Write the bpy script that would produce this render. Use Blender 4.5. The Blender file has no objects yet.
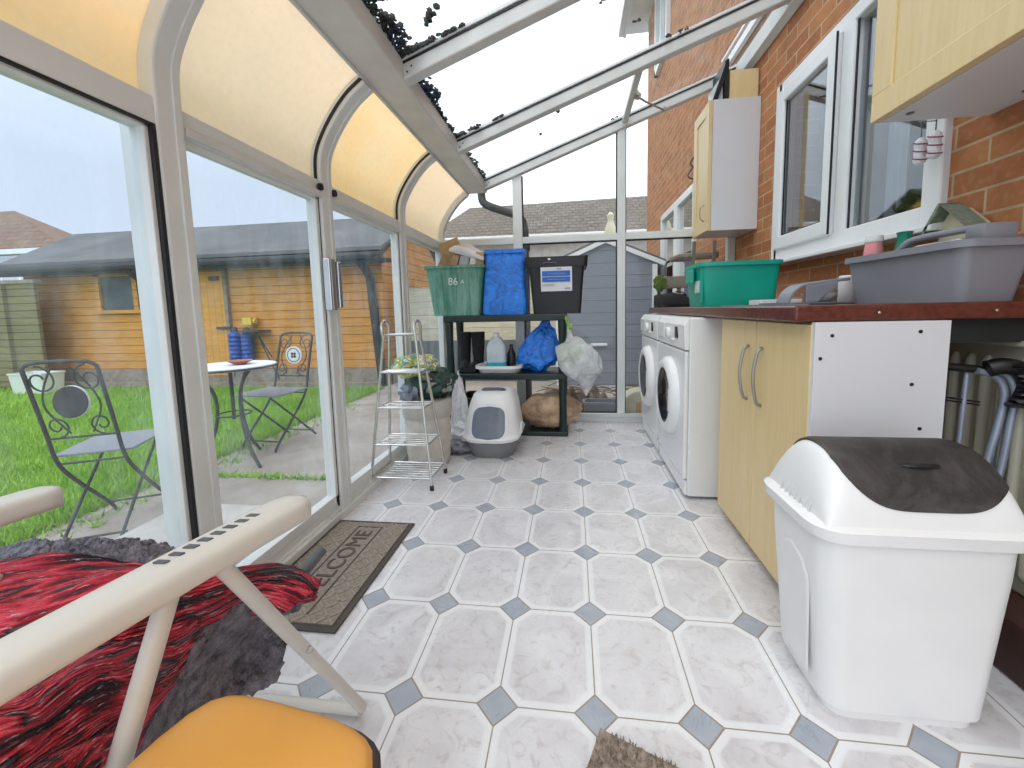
import bpy, bmesh, math, random
import numpy as np
from mathutils import Vector, Matrix, noise
random.seed(7)
S = bpy.context.scene
COL = S.collection
PI = math.pi
T = 0.2334; TY = 0.3151
# ------------------------------------------------------------------ camera
cam = bpy.data.cameras.new('camera'); co = bpy.data.objects.new('camera', cam); COL.objects.link(co)
yw, pt, rl = [math.radians(a) for a in (7.116, -5.631, -1.2535)]
f = Vector((-math.sin(yw)*math.cos(pt), math.cos(yw)*math.cos(pt), math.sin(pt)))
rt = Vector((math.cos(yw), math.sin(yw), 0)); up = rt.cross(f)
r_ = rt*math.cos(rl)+up*math.sin(rl); u_ = -rt*math.sin(rl)+up*math.cos(rl)
Mc = Matrix((r_, u_, -f)).transposed().to_4x4(); Mc.translation = Vector((-0.197*T, -3.666*T, 4.027*T))
co.matrix_world = Mc
cam.sensor_width = 36; cam.lens = 401.5/1024*36; cam.shift_x = (512-522.7)/1024; cam.shift_y = (349.15-384)/1024
cam.clip_start = 0.02; cam.clip_end = 300
S.camera = co
# ------------------------------------------------------------------ world, exposure
S.view_settings.view_transform = 'Standard'; S.view_settings.look = 'None'
S.view_settings.gamma = 1; S.view_settings.use_curve_mapping = False
S.view_settings.exposure = 0.56
w = bpy.data.worlds.new('overcast_sky'); S.world = w; w.use_nodes = True
nt = w.node_tree; nt.nodes.clear()
tc = nt.nodes.new('ShaderNodeTexCoord'); sp = nt.nodes.new('ShaderNodeSeparateXYZ'); nt.links.new(tc.outputs['Generated'], sp.inputs[0])
rp = nt.nodes.new('ShaderNodeValToRGB'); nt.links.new(sp.outputs['Z'], rp.inputs[0])
e = rp.color_ramp.elements
e[0].position = 0.0; e[0].color = (0.62, 0.70, 0.80, 1)
e[1].position = 0.9; e[1].color = (1.0, 1.0, 1.0, 1)
m_ = rp.color_ramp.elements.new(0.35); m_.color = (0.80, 0.87, 0.94, 1)
ns = nt.nodes.new('ShaderNodeTexNoise'); ns.inputs['Scale'].default_value = 2.2; ns.inputs['Detail'].default_value = 4
nt.links.new(tc.outputs['Generated'], ns.inputs['Vector'])
mm = nt.nodes.new('ShaderNodeMath'); mm.operation = 'MULTIPLY_ADD'; mm.inputs[1].default_value = 0.25; mm.inputs[2].default_value = 1.32
nt.links.new(ns.outputs[0], mm.inputs[0])
ax = nt.nodes.new('ShaderNodeMapRange'); nt.links.new(sp.outputs['X'], ax.inputs[0]); ax.inputs[1].default_value = -0.45; ax.inputs[2].default_value = -0.1; ax.inputs[3].default_value = 1.0; ax.inputs[4].default_value = 0.0
az = nt.nodes.new('ShaderNodeMapRange'); nt.links.new(sp.outputs['Z'], az.inputs[0]); az.inputs[1].default_value = 0.25; az.inputs[2].default_value = 0.75; az.inputs[3].default_value = 1.0; az.inputs[4].default_value = 0.0
am = nt.nodes.new('ShaderNodeMath'); am.operation = 'MULTIPLY'; nt.links.new(ax.outputs[0], am.inputs[0]); nt.links.new(az.outputs[0], am.inputs[1])
mx = nt.nodes.new('ShaderNodeMix'); mx.data_type = 'RGBA'; nt.links.new(am.outputs[0], mx.inputs[0]); nt.links.new(rp.outputs[0], mx.inputs[6]); mx.inputs[7].default_value = (0.40, 0.44, 0.50, 1)
bg = nt.nodes.new('ShaderNodeBackground'); nt.links.new(mx.outputs[2], bg.inputs[0]); nt.links.new(mm.outputs[0], bg.inputs[1])
wo = nt.nodes.new('ShaderNodeOutputWorld'); nt.links.new(bg.outputs[0], wo.inputs[0])
sun = bpy.data.lights.new('soft_sun', 'SUN'); sun.energy = 0.6; sun.angle = math.radians(50); sun.color = (1, 0.97, 0.92)
so = bpy.data.objects.new('soft_sun', sun); COL.objects.link(so); so.rotation_euler = (math.radians(38), math.radians(-22), 0)

# ------------------------------------------------------------------ material helpers
class NB:
    def __init__(s, name):
        s.m = bpy.data.materials.new(name); s.m.use_nodes = True; s.t = s.m.node_tree; s.t.nodes.clear()
        s.out = s.n('ShaderNodeOutputMaterial'); s.tc = s.n('ShaderNodeTexCoord')
    def n(s, k): return s.t.nodes.new(k)
    def put(s, sock, v):
        if hasattr(v, 'is_output'): s.t.links.new(v, sock)
        elif isinstance(v, (int, float)) and hasattr(sock.default_value, '__len__'): sock.default_value = [v]*3+([1] if len(sock.default_value) == 4 else [])
        elif isinstance(v, tuple) and len(v) == 3 and len(sock.default_value) == 4: sock.default_value = (*v, 1)
        else: sock.default_value = v
    def M(s, op, a, b=0.0, c=None):
        n = s.n('ShaderNodeMath'); n.operation = op; s.put(n.inputs[0], a); s.put(n.inputs[1], b)
        if c is not None: s.put(n.inputs[2], c)
        return n.outputs[0]
    def mix(s, fac, a, b, blend='MIX'):
        n = s.n('ShaderNodeMix'); n.data_type = 'RGBA'; n.blend_type = blend
        s.put(n.inputs[0], fac); s.put(n.inputs[6], a); s.put(n.inputs[7], b); return n.outputs[2]
    def sep(s, v): n = s.n('ShaderNodeSeparateXYZ'); s.put(n.inputs[0], v); return n.outputs
    def comb(s, x, y, z):
        n = s.n('ShaderNodeCombineXYZ')
        for i, v in enumerate((x, y, z)): s.put(n.inputs[i], v)
        return n.outputs[0]
    def noise(s, scale, detail=3, vec=None, rough=0.5, dist=0.0):
        n = s.n('ShaderNodeTexNoise'); n.inputs['Scale'].default_value = scale; n.inputs['Detail'].default_value = detail
        n.inputs['Roughness'].default_value = rough; n.inputs['Distortion'].default_value = dist
        s.put(n.inputs['Vector'], vec if vec is not None else s.tc.outputs['Object']); return n.outputs[0]
    def ramp(s, fac, stops):
        n = s.n('ShaderNodeValToRGB'); s.put(n.inputs[0], fac); el = n.color_ramp.elements
        while len(el) < len(stops): el.new(0.5)
        for q, (p, c) in zip(el, stops): q.position = p; q.color = (*c, 1) if len(c) == 3 else c
        return n.outputs[0]
    def mapr(s, v, a, b, c=0.0, d=1.0):
        n = s.n('ShaderNodeMapRange'); s.put(n.inputs[0], v)
        for i, q in enumerate((a, b, c, d)): n.inputs[i+1].default_value = q
        return n.outputs[0]
    def bsdf(s, col, rough=0.5, metal=0.0, bump=None, bs=0.3, bd=0.01, **kw):
        n = s.n('ShaderNodeBsdfPrincipled'); s.put(n.inputs['Base Color'], col); s.put(n.inputs['Roughness'], rough); n.inputs['Metallic'].default_value = metal
        for k, v in kw.items(): s.put(n.inputs[k.replace('_', ' ')], v)
        if bump is not None:
            b = s.n('ShaderNodeBump'); b.inputs['Strength'].default_value = bs; b.inputs['Distance'].default_value = bd
            s.put(b.inputs['Height'], bump); s.t.links.new(b.outputs[0], n.inputs['Normal'])
        s.t.links.new(n.outputs[0], s.out.inputs[0]); return n
def scale(c, k): return tuple(min(1, q*k) for q in c)
def plain(name, c, rough=0.5, metal=0.0, var=0.12, sc=12, bump=0.0, **kw):
    b = NB(name); nz = b.noise(sc, 4)
    col = b.mix(b.mapr(nz, 0.3, 0.7), scale(c, 1-var), scale(c, 1+var*0.6))
    b.bsdf(col, rough, metal, bump=(b.noise(sc*6, 3) if bump else None), bs=bump, bd=0.004, **kw); return b.m
MT = {}
MT['frame'] = plain('white_powder_coat', (0.70, 0.72, 0.70), 0.42, var=0.07, sc=5)
MT['frame_grey'] = plain('weathered_white_frame', (0.62, 0.63, 0.61), 0.45, var=0.10, sc=6)
MT['gasket'] = plain('black_rubber', (0.012, 0.012, 0.014), 0.6)
MT['black'] = plain('black_plastic', (0.006, 0.006, 0.007), 0.38, var=0.3)
MT['black_matt'] = plain('matt_black', (0.012, 0.013, 0.013), 0.75, var=0.3)
MT['white_plastic'] = plain('white_plastic', (0.80, 0.80, 0.80), 0.35, var=0.05, sc=4)
MT['white_enamel'] = plain('white_enamel', (0.74, 0.75, 0.76), 0.25, var=0.03, sc=3)
MT['upvc'] = plain('white_upvc', (0.80, 0.81, 0.83), 0.3, var=0.03, sc=4)
MT['chrome'] = plain('chrome', (0.62, 0.61, 0.59), 0.25, 0.9, var=0.1)
MT['grey_plastic'] = plain('grey_plastic', (0.24, 0.245, 0.28), 0.45, var=0.08, sc=5)
MT['grey_dark'] = plain('dark_grey_plastic', (0.10, 0.105, 0.12), 0.5, var=0.1)
MT['steel'] = plain('brushed_steel', (0.36, 0.34, 0.31), 0.35, 0.8)
MT['iron'] = plain('painted_iron', (0.055, 0.055, 0.06), 0.6, var=0.3, sc=30)
MT['teal'] = plain('teal_plastic', (0.0, 0.33, 0.24), 0.35, var=0.06, sc=5)
MT['panel_white'] = plain('white_melamine', (0.66, 0.66, 0.69), 0.4, var=0.03, sc=3)
MT['shelf'] = plain('dark_green_plastic', (0.006, 0.020, 0.017), 0.4, var=0.3)
MT['card'] = plain('cardboard', (0.50, 0.33, 0.17), 0.85, var=0.2, sc=20)
MT['paper'] = plain('white_paper', (0.75, 0.74, 0.78), 0.8, var=0.05)
MT['pink'] = plain('pink_plastic', (0.75, 0.28, 0.30), 0.4)
MT['green_bottle'] = plain('green_plastic', (0.0, 0.22, 0.14), 0.3)
MT['blue'] = plain('blue_rubber', (0.01, 0.08, 0.42), 0.5, var=0.3)
MT['orange'] = plain('orange_plastic', (0.72, 0.13, 0.04), 0.5, var=0.2)
MT['cream'] = plain('cream_plastic', (0.62, 0.57, 0.42), 0.5)
MT['stone'] = plain('pale_stone', (0.50, 0.47, 0.43), 0.9, var=0.15, sc=9, bump=0.3)
MT['terracotta'] = plain('terracotta', (0.42, 0.14, 0.09), 0.8)
MT['soil'] = plain('soil_debris', (0.20, 0.145, 0.10), 0.95, var=0.5, sc=22, bump=0.6)
MT['old_wood'] = plain('weathered_wood', (0.30, 0.24, 0.19), 0.85, var=0.3, sc=14, bump=0.3)
MT['moss'] = plain('green_moss', (0.10, 0.17, 0.01), 0.95, var=0.4, sc=40, bump=0.6)
MT['dead_moss'] = plain('dark_moss', (0.022, 0.020, 0.018), 0.95, var=0.5, sc=60, bump=0.8)
MT['radiator'] = plain('cream_radiator_paint', (0.52, 0.50, 0.40), 0.4, var=0.08, sc=4)
MT['tube_blue'] = plain('blue_grey_tube', (0.30, 0.34, 0.42), 0.3, 0.4)
MT['fabric_grey'] = plain('grey_plastic_bag', (0.20, 0.19, 0.22), 0.4, var=0.2)
MT['maroon_board'] = plain('dark_brown_board', (0.05, 0.018, 0.014), 0.5)
MT['chair_white'] = plain('ivory_resin', (0.66, 0.635, 0.57), 0.38, var=0.05, sc=5)

def beech():
    b = NB('beech_veneer'); v = b.tc.outputs['Object']; s3 = b.sep(v)
    st = b.comb(b.M('MULTIPLY', s3[0], 9), b.M('MULTIPLY', s3[1], 9), b.M('MULTIPLY', s3[2], 0.8))
    g = b.noise(5, 5, st, 0.6, 0.4); g2 = b.noise(26, 2, st)
    c = b.mix(b.mapr(g, 0.3, 0.7), (0.68, 0.51, 0.25), (0.74, 0.58, 0.32)); c = b.mix(b.mapr(g2, 0.55, 0.8, 0, 0.15), c, (0.60, 0.43, 0.2))
    b.bsdf(c, 0.38); return b.m
MT['beech'] = beech()
def worktop_m():
    b = NB('mahogany_laminate'); g = b.noise(60, 3); g2 = b.noise(8, 4)
    c = b.mix(b.mapr(g, 0.35, 0.65), (0.09, 0.022, 0.015), (0.125, 0.034, 0.024)); c = b.mix(b.mapr(g2, 0.5, 0.8, 0, 0.2), c, (0.13, 0.05, 0.04))
    b.bsdf(c, 0.24); return b.m
MT['worktop'] = worktop_m()
def brick(name, ca, cb, mort, bw=0.225, rh=0.075, msz=0.010, axis='yz', hz=0.0):
    b = NB(name); s3 = b.sep(b.tc.outputs['Object'])
    v = b.comb(s3[1], s3[2], 0.0) if axis == 'yz' else b.comb(s3[0], s3[2], 0.0)
    t = b.n('ShaderNodeTexBrick'); b.put(t.inputs['Vector'], v); t.inputs['Scale'].default_value = 1
    t.inputs['Brick Width'].default_value = bw; t.inputs['Row Height'].default_value = rh; t.inputs['Mortar Size'].default_value = msz/2
    t.inputs['Mortar Smooth'].default_value = 0.3; t.inputs['Bias'].default_value = 0.0
    b.put(t.inputs['Color1'], ca); b.put(t.inputs['Color2'], cb); b.put(t.inputs['Mortar'], mort)
    n1 = b.noise(9, 5); n2 = b.noise(45, 4)
    c = b.mix(b.mapr(n1, 0.45, 0.75, 0, 0.5), t.outputs[0], scale(ca, 0.45)); c = b.mix(b.mapr(n2, 0.5, 0.8, 0, 0.3), c, (0.62, 0.40, 0.24))
    hgt = b.M('ADD', b.M('MULTIPLY', b.M('SUBTRACT', 1.0, t.outputs[1]), 1.0), b.M('MULTIPLY', n2, 0.4))
    b.bsdf(c, 0.9, bump=hgt, bs=0.6, bd=0.006); return b.m
MT['brick'] = brick('orange_brick', (0.52, 0.215, 0.085), (0.38, 0.135, 0.055), (0.52, 0.39, 0.24))
MT['roof_tile'] = brick('grey_roof_tile', (0.14, 0.125, 0.11), (0.19, 0.17, 0.15), (0.07, 0.06, 0.055), 0.16, 0.085, 0.02, 'xz')
MT['roof_tile_red'] = brick('brown_roof_tile', (0.20, 0.12, 0.08), (0.26, 0.16, 0.11), (0.11, 0.07, 0.05), 0.3, 0.2, 0.03, 'xz')
def boards(name, c, dark, pitch, axis=2, groove=0.1, var=0.2):
    b = NB(name); s3 = b.sep(b.tc.outputs['Object'])
    fr = b.M('FRACT', b.M('DIVIDE', s3[axis], pitch))
    gr = b.M('LESS_THAN', fr, groove)
    st = b.comb(b.M('MULTIPLY', s3[0], 1.5), b.M('MULTIPLY', s3[1], 1.5), b.M('MULTIPLY', s3[2], 14))
    n1 = b.noise(2.5, 5, st); n2 = b.noise(1.3, 4)
    idx = b.M('FLOOR', b.M('DIVIDE', s3[axis], pitch)); wn = b.n('ShaderNodeTexWhiteNoise'); wn.noise_dimensions = '1D'; b.put(wn.inputs[1], idx)
    cc = b.mix(b.mapr(n1, 0.3, 0.7), scale(c, 1-var), scale(c, 1+var)); cc = b.mix(b.M('MULTIPLY', wn.outputs[0], 0.25), cc, scale(c, 0.7))
    cc = b.mix(b.mapr(n2, 0.55, 0.75, 0, 0.35), cc, scale(c, 1.35)); cc = b.mix(gr, cc, dark)
    b.bsdf(cc, 0.75, bump=b.M('MULTIPLY', fr, 1.0), bs=0.6, bd=0.01); return b.m
MT['log'] = boards('orange_stained_boards', (0.70, 0.30, 0.045), (0.22, 0.075, 0.015), 0.125, 2, 0.09)
MT['door_board'] = boards('orange_door_boards', (0.72, 0.33, 0.05), (0.42, 0.17, 0.03), 0.11, 0, 0.06)
MT['fence'] = boards('olive_fence_boards', (0.23, 0.19, 0.085), (0.05, 0.04, 0.02), 0.11, 2, 0.12)
MT['clad'] = boards('blue_grey_cladding', (0.23, 0.25, 0.31), (0.11, 0.12, 0.15), 0.165, 2, 0.05, 0.08)
MT['cream_board'] = boards('cream_boards', (0.60, 0.54, 0.41), (0.36, 0.32, 0.24), 0.2, 2, 0.06)
def felt():
    b = NB('roofing_felt'); n1 = b.noise(1.6, 5); n2 = b.noise(120, 2)
    c = b.mix(b.mapr(n1, 0.3, 0.7), (0.085, 0.088, 0.092), (0.15, 0.15, 0.15)); c = b.mix(b.mapr(n2, 0.4, 0.7, 0, 0.3), c, (0.2, 0.2, 0.2)); b.bsdf(c, 0.95); return b.m
MT['felt'] = felt()
def floor_m():
    b = NB('octagon_tile'); s3 = b.sep(b.tc.outputs['Object'])
    def fold(v, p):
        q = b.M('FRACT', b.M('ADD', b.M('DIVIDE', v, p), 0.5)); return b.M('MULTIPLY', b.M('ABSOLUTE', b.M('SUBTRACT', q, 0.5)), p)
    dx = fold(s3[0], T); dy = fold(s3[1], TY)
    dd = b.M('ADD', dx, dy); HD = 0.049
    dia = b.M('LESS_THAN', dd, HD)
    grd = b.M('LESS_THAN', b.M('ABSOLUTE', b.M('SUBTRACT', dd, HD)), 0.0028)
    edge = b.M('MINIMUM', dx, dy)
    gre = b.M('MULTIPLY', b.M('LESS_THAN', edge, 0.0016), b.M('SUBTRACT', 1.0, dia))
    grout = b.M('MAXIMUM', grd, gre)
    od = b.M('MINIMUM', edge, b.M('MULTIPLY', b.M('SUBTRACT', dd, HD), 0.7071))
    inner = b.mapr(od, 0.016, 0.021)
    ring = b.M('LESS_THAN', b.M('ABSOLUTE', b.M('SUBTRACT', od, 0.0155)), 0.0012)
    nz = b.noise(5, 6, None, 0.62, 1.2); vz = b.noise(17, 5, None, 0.6, 2.0)
    marb = b.mix(b.mapr(nz, 0.35, 0.7), (0.73, 0.725, 0.745), (0.56, 0.54, 0.56)); marb = b.mix(b.mapr(vz, 0.52, 0.70, 0, 0.6), marb, (0.44, 0.39, 0.38))
    brd = b.mix(b.mapr(nz, 0.3, 0.7), (0.80, 0.805, 0.82), (0.73, 0.73, 0.755))
    c = b.mix(inner, brd, marb); c = b.mix(b.M('MULTIPLY', ring, 0.25), c, (0.66, 0.66, 0.70))
    blue = b.mix(b.mapr(b.noise(14, 5), 0.3, 0.7), (0.31, 0.345, 0.41), (0.41, 0.44, 0.49))
    c = b.mix(dia, c, blue); c = b.mix(grout, c, (0.30, 0.25, 0.20))
    spk = b.noise(90, 1); c = b.mix(b.mapr(spk, 0.80, 0.83, 0, 0.6), c, (0.15, 0.12, 0.1))
    hgt = b.M('SUBTRACT', 1.0, grout)
    b.bsdf(c, b.mapr(nz, 0.3, 0.7, 0.22, 0.36), bump=hgt, bs=0.35, bd=0.002); return b.m
MT['floor'] = floor_m()
def glass(name, tint, gloss=0.08, haze=0.0, hz=(0.7, 0.75, 0.8), smear=0.0):
    b = NB(name); tr = b.n('ShaderNodeBsdfTransparent'); b.put(tr.inputs[0], tint)
    gl = b.n('ShaderNodeBsdfGlossy'); gl.inputs['Roughness'].default_value = 0.02
    lw = b.n('ShaderNodeLayerWeight'); lw.inputs['Blend'].default_value = 0.5
    m1 = b.n('ShaderNodeMixShader'); b.put(m1.inputs[0], b.M('MULTIPLY', b.M('MULTIPLY_ADD', b.M('POWER', lw.outputs['Facing'], 5.0), 0.7, 0.04), gloss)); b.t.links.new(tr.outputs[0], m1.inputs[1]); b.t.links.new(gl.outputs[0], m1.inputs[2])
    last = m1
    if haze > 0 or smear > 0:
        df = b.n('ShaderNodeBsdfTranslucent'); b.put(df.inputs[0], hz)
        m2 = b.n('ShaderNodeMixShader'); s3 = b.sep(b.tc.outputs['Object'])
        v = b.comb(b.M('MULTIPLY', s3[0], 3), b.M('MULTIPLY', s3[1], 3), b.M('MULTIPLY', s3[2], 1.2))
        nz = b.noise(3, 5, v, 0.7); b.put(m2.inputs[0], b.M('MULTIPLY_ADD', b.mapr(nz, 0.45, 0.75), smear, haze))
        b.t.links.new(m1.outputs[0], m2.inputs[1]); b.t.links.new(df.outputs[0], m2.inputs[2]); last = m2
    b.t.links.new(last.outputs[0], b.out.inputs[0]); return b.m
MT['glass_side'] = glass('dusty_side_glass', (0.88, 0.92, 0.96), 0.5, 0.02, (0.8, 0.86, 0.92), 0.09)
MT['glass_roof'] = glass('roof_glass', (0.97, 0.99, 1.0), 0.35, 0.01, (0.95, 0.95, 0.95), 0.04)
MT['glass_end'] = glass('end_glass', (0.96, 0.98, 0.98), 0.5, 0.01, (0.9, 0.9, 0.9), 0.02)
MT['glass_house'] = glass('house_window_glass', (0.85, 0.88, 0.90), 4.5, 0.0)
MT['smoked'] = glass('smoked_plastic', (0.30, 0.34, 0.42), 1.2, 0.25, (0.3, 0.34, 0.4))
def poly(name, ca, cb, thr=0.55):
    b = NB(name); nz = b.noise(2.2, 5, None, 0.6, 0.6); nf = b.noise(40, 3)
    c = b.mix(b.mapr(nz, 0.3, 0.7), ca, cb); c = b.mix(b.mapr(nf, 0.4, 0.7, 0, 0.12), c, scale(cb, 0.7))
    tl = b.n('ShaderNodeBsdfTranslucent'); b.put(tl.inputs[0], c); dfu = b.n('ShaderNodeBsdfPrincipled'); b.put(dfu.inputs['Base Color'], c); dfu.inputs['Roughness'].default_value = 0.35
    m1 = b.n('ShaderNodeMixShader'); m1.inputs[0].default_value = 0.25; b.t.links.new(tl.outputs[0], m1.inputs[1]); b.t.links.new(dfu.outputs[0], m1.inputs[2])
    b.t.links.new(m1.outputs[0], b.out.inputs[0]); return b.m
MT['poly_a'] = poly('yellowed_sheet', (0.97, 0.78, 0.54), (0.95, 0.82, 0.64))
MT['poly_b'] = poly('beige_sheet', (0.93, 0.83, 0.69), (0.88, 0.80, 0.68))
MT['poly_c'] = poly('amber_sheet', (0.98, 0.80, 0.54), (0.96, 0.86, 0.68))
MT['poly_d'] = poly('cream_sheet', (0.96, 0.84, 0.68), (0.93, 0.83, 0.70))
def bagm(name, c, tr=0.0, rough=0.25, bs=0.9, sc=9):
    b = NB(name); n1 = b.noise(sc, 4, None, 0.6, 1.5); n2 = b.noise(sc*3, 3, None, 0.5, 1)
    p = b.bsdf(b.mix(b.mapr(n1, 0.3, 0.7), scale(c, 0.65), scale(c, 1.4)), rough, bump=b.M('ADD', n1, b.M('MULTIPLY', n2, 0.4)), bs=bs, bd=0.02)  # lighter crinkle highlights put into the colour along the bump noise
    if tr:
        t = b.n('ShaderNodeBsdfTransparent'); m = b.n('ShaderNodeMixShader'); m.inputs[0].default_value = tr
        b.t.links.new(p.outputs[0], m.inputs[1]); b.t.links.new(t.outputs[0], m.inputs[2]); b.t.links.new(m.outputs[0], b.out.inputs[0])
    return b.m
MT['blue_bag'] = bagm('blue_woven_bag', (0.02, 0.20, 0.78), 0.0, 0.3, 1.0, 13)
MT['blue_bag2'] = bagm('blue_thin_bag', (0.03, 0.20, 0.75), sc=14)
MT['clear_bag'] = bagm('clear_bag', (0.75, 0.80, 0.80), 0.45, 0.2)
MT['white_bag'] = bagm('white_bag', (0.92, 0.93, 0.98), 0.0, 0.3)
MT['brown_bag'] = bagm('brown_bag', (0.42, 0.28, 0.17), 0.0, 0.35, 0.9, 7)
MT['lettuce'] = plain('leafy_green', (0.22, 0.42, 0.06), 0.6, var=0.5, sc=25)
def crate_m():
    b = NB('scuffed_green_plastic'); s3 = b.sep(b.tc.outputs['Object'])
    v = b.comb(b.M('MULTIPLY', s3[0], 4), s3[1], b.M('MULTIPLY', s3[2], 0.6)); n1 = b.noise(5, 5, v, 0.65)
    c = b.mix(b.mapr(n1, 0.38, 0.66, 0, 0.9), (0.05, 0.20, 0.14), (0.24, 0.43, 0.36)); b.bsdf(c, 0.5); return b.m
MT['crate'] = crate_m()
def multi(name, cols, sc=14):
    b = NB(name); n1 = b.noise(sc, 2, None, 0.5, 1.5)
    st = [(i/len(cols)*0.6+0.22, c) for i, c in enumerate(cols)]; c = b.ramp(n1, st); b.t.nodes[-1].color_ramp.interpolation = 'CONSTANT'
    b.bsdf(c, 0.4, bump=n1, bs=0.6, bd=0.01); return b.m
MT['compost'] = multi('printed_compost_bag', [(0.03, 0.10, 0.05), (0.65, 0.72, 0.70), (0.45, 0.42, 0.06), (0.10, 0.28, 0.16), (0.70, 0.74, 0.76), (0.35, 0.32, 0.08)])
MT['compost2'] = multi('dark_compost_bag', [(0.02, 0.03, 0.03), (0.03, 0.09, 0.06), (0.02, 0.02, 0.02), (0.25, 0.3, 0.25), (0.03, 0.07, 0.05)], 9)
def matm(name, ca, cb, sc):
    b = NB(name); ch = b.n('ShaderNodeTexChecker'); ch.inputs['Scale'].default_value = sc; b.put(ch.inputs['Vector'], b.tc.outputs['Object'])
    n1 = b.noise(120, 2); c = b.mix(b.M('MULTIPLY', ch.outputs[1], 0.55), ca, cb); c = b.mix(b.mapr(n1, 0.4, 0.7, 0, 0.5), c, scale(ca, 1.5))
    b.bsdf(c, 0.95, bump=b.M('ADD', ch.outputs[1], n1), bs=0.5, bd=0.003); return b.m
MT['mat'] = matm('woven_brown_mat', (0.25, 0.215, 0.175), (0.18, 0.15, 0.12), 60)
MT['mat_edge'] = plain('mat_rubber_edge', (0.075, 0.062, 0.055), 0.8)
MT['mat_light'] = plain('mat_raised_pattern', (0.34, 0.29, 0.24), 0.9, bump=0.5, sc=60)
MT['mat_dark'] = plain('mat_lettering', (0.10, 0.08, 0.065), 0.9)
MT['rug'] = plain('tan_coir_pile', (0.38, 0.31, 0.25), 0.95, var=0.4, sc=90, bump=0.8)
def patio_m():
    b = NB('concrete_patio'); n1 = b.noise(2.5, 6, None, 0.65); n2 = b.noise(40, 4)
    c = b.mix(b.mapr(n1, 0.3, 0.7), (0.28, 0.225, 0.18), (0.50, 0.45, 0.40)); c = b.mix(b.mapr(n2, 0.4, 0.7, 0, 0.35), c, (0.26, 0.22, 0.19))
    s3 = b.sep(b.tc.outputs['Object']); fy = b.M('FRACT', b.M('DIVIDE', b.M('ADD', s3[1], 0.55), 2.0)); c = b.mix(b.M('LESS_THAN', fy, 0.008), c, (0.08, 0.07, 0.06))
    b.bsdf(c, 0.95, bump=n2, bs=0.4, bd=0.005); return b.m
MT['patio'] = patio_m()
def grass_m():
    b = NB('grass_blade'); n1 = b.noise(3, 4); n2 = b.noise(50, 2)
    c = b.mix(b.mapr(n1, 0.3, 0.7), (0.24, 0.46, 0.02), (0.42, 0.66, 0.07)); c = b.mix(b.mapr(n2, 0.4, 0.7, 0, 0.5), c, (0.12, 0.28, 0.02)); b.bsdf(c, 0.6); return b.m
MT['grass'] = grass_m()
MT['lawn'] = plain('lawn_ground', (0.20, 0.40, 0.03), 0.95, var=0.35, sc=9)
def knit():
    b = NB('red_striped_knit'); uv = b.sep(b.tc.outputs['UV'])
    sv = b.M('MULTIPLY_ADD', uv[0], 0.30, uv[1]); v = b.comb(b.M('MULTIPLY', uv[0], 1.6), b.M('MULTIPLY', sv, 8.5), 0.0); n1 = b.noise(1.7, 2.5, v, 0.55, 0.25)
    v2 = b.comb(b.M('MULTIPLY', uv[0], 9), b.M('MULTIPLY', sv, 80), 0.0); n2 = b.noise(2.0, 3, v2, 0.6, 0.3)
    c = b.ramp(n1, [(0.35, (0.016, 0.010, 0.018)), (0.40, (0.14, 0.012, 0.025)), (0.435, (0.60, 0.02, 0.045)), (0.475, (0.85, 0.09, 0.13)), (0.505, (0.45, 0.01, 0.03)), (0.53, (0.022, 0.014, 0.022)), (0.565, (0.11, 0.085, 0.10)), (0.60, (0.70, 0.035, 0.07)), (0.68, (0.10, 0.01, 0.02))])
    c = b.mix(b.mapr(n2, 0.60, 0.66, 0, 0.7), c, (0.72, 0.62, 0.62)); c = b.mix(b.mapr(n2, 0.40, 0.30, 0, 0.7), c, (0.015, 0.012, 0.016))
    wv = b.n('ShaderNodeTexWave'); wv.inputs['Scale'].default_value = 1.0; wv.inputs['Distortion'].default_value = 1.2
    b.put(wv.inputs['Vector'], b.comb(b.M('MULTIPLY', sv, 30), b.M('MULTIPLY', uv[0], 2), 0.0))
    b.bsdf(c, 0.95, bump=b.M('ADD', b.M('MULTIPLY', wv.outputs[1], 0.8), b.noise(150, 2)), bs=0.9, bd=0.006); return b.m
MT['knit'] = knit()
def fleece():
    b = NB('grey_fleece'); n1 = b.noise(45, 5, None, 0.7); n2 = b.noise(170, 3)
    c = b.mix(b.mapr(n1, 0.35, 0.65), (0.08, 0.075, 0.085), (0.30, 0.28, 0.315)); b.bsdf(c, 1.0, bump=b.M('ADD', n1, b.M('MULTIPLY', n2, 0.6)), bs=1.0, bd=0.012); return b.m
MT['fleece'] = fleece()
def lid_m():
    b = NB('scuffed_black_lid'); n1 = b.noise(7, 6, None, 0.7, 0.8); c = b.mix(b.mapr(n1, 0.45, 0.75, 0, 0.8), (0.025, 0.022, 0.022), (0.11, 0.10, 0.095)); b.bsdf(c, 0.55); return b.m
MT['lid'] = lid_m()
MT['cushion'] = plain('orange_vinyl', (0.72, 0.34, 0.06), 0.42, var=0.10, sc=4)
MT['cushion_edge'] = plain('brown_trim', (0.05, 0.022, 0.014), 0.4)
MT['basket'] = plain('woven_white_basket', (0.58, 0.54, 0.48), 0.8, var=0.15, sc=16, bump=0.4)
MT['room'] = plain('grey_room_wall', (0.30, 0.32, 0.33), 0.9)
MT['net'] = plain('pale_curtain', (0.62, 0.66, 0.70), 0.9, var=0.1)
MT['liquid'] = plain('blue_liquid', (0.02, 0.45, 0.55), 0.15)
MT['jug'] = plain('milky_plastic', (0.55, 0.62, 0.66), 0.3)
MT['yellow'] = plain('yellow_cloth', (0.75, 0.55, 0.05), 0.7); MT['purple'] = plain('purple_cloth', (0.30, 0.02, 0.16), 0.7)
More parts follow.
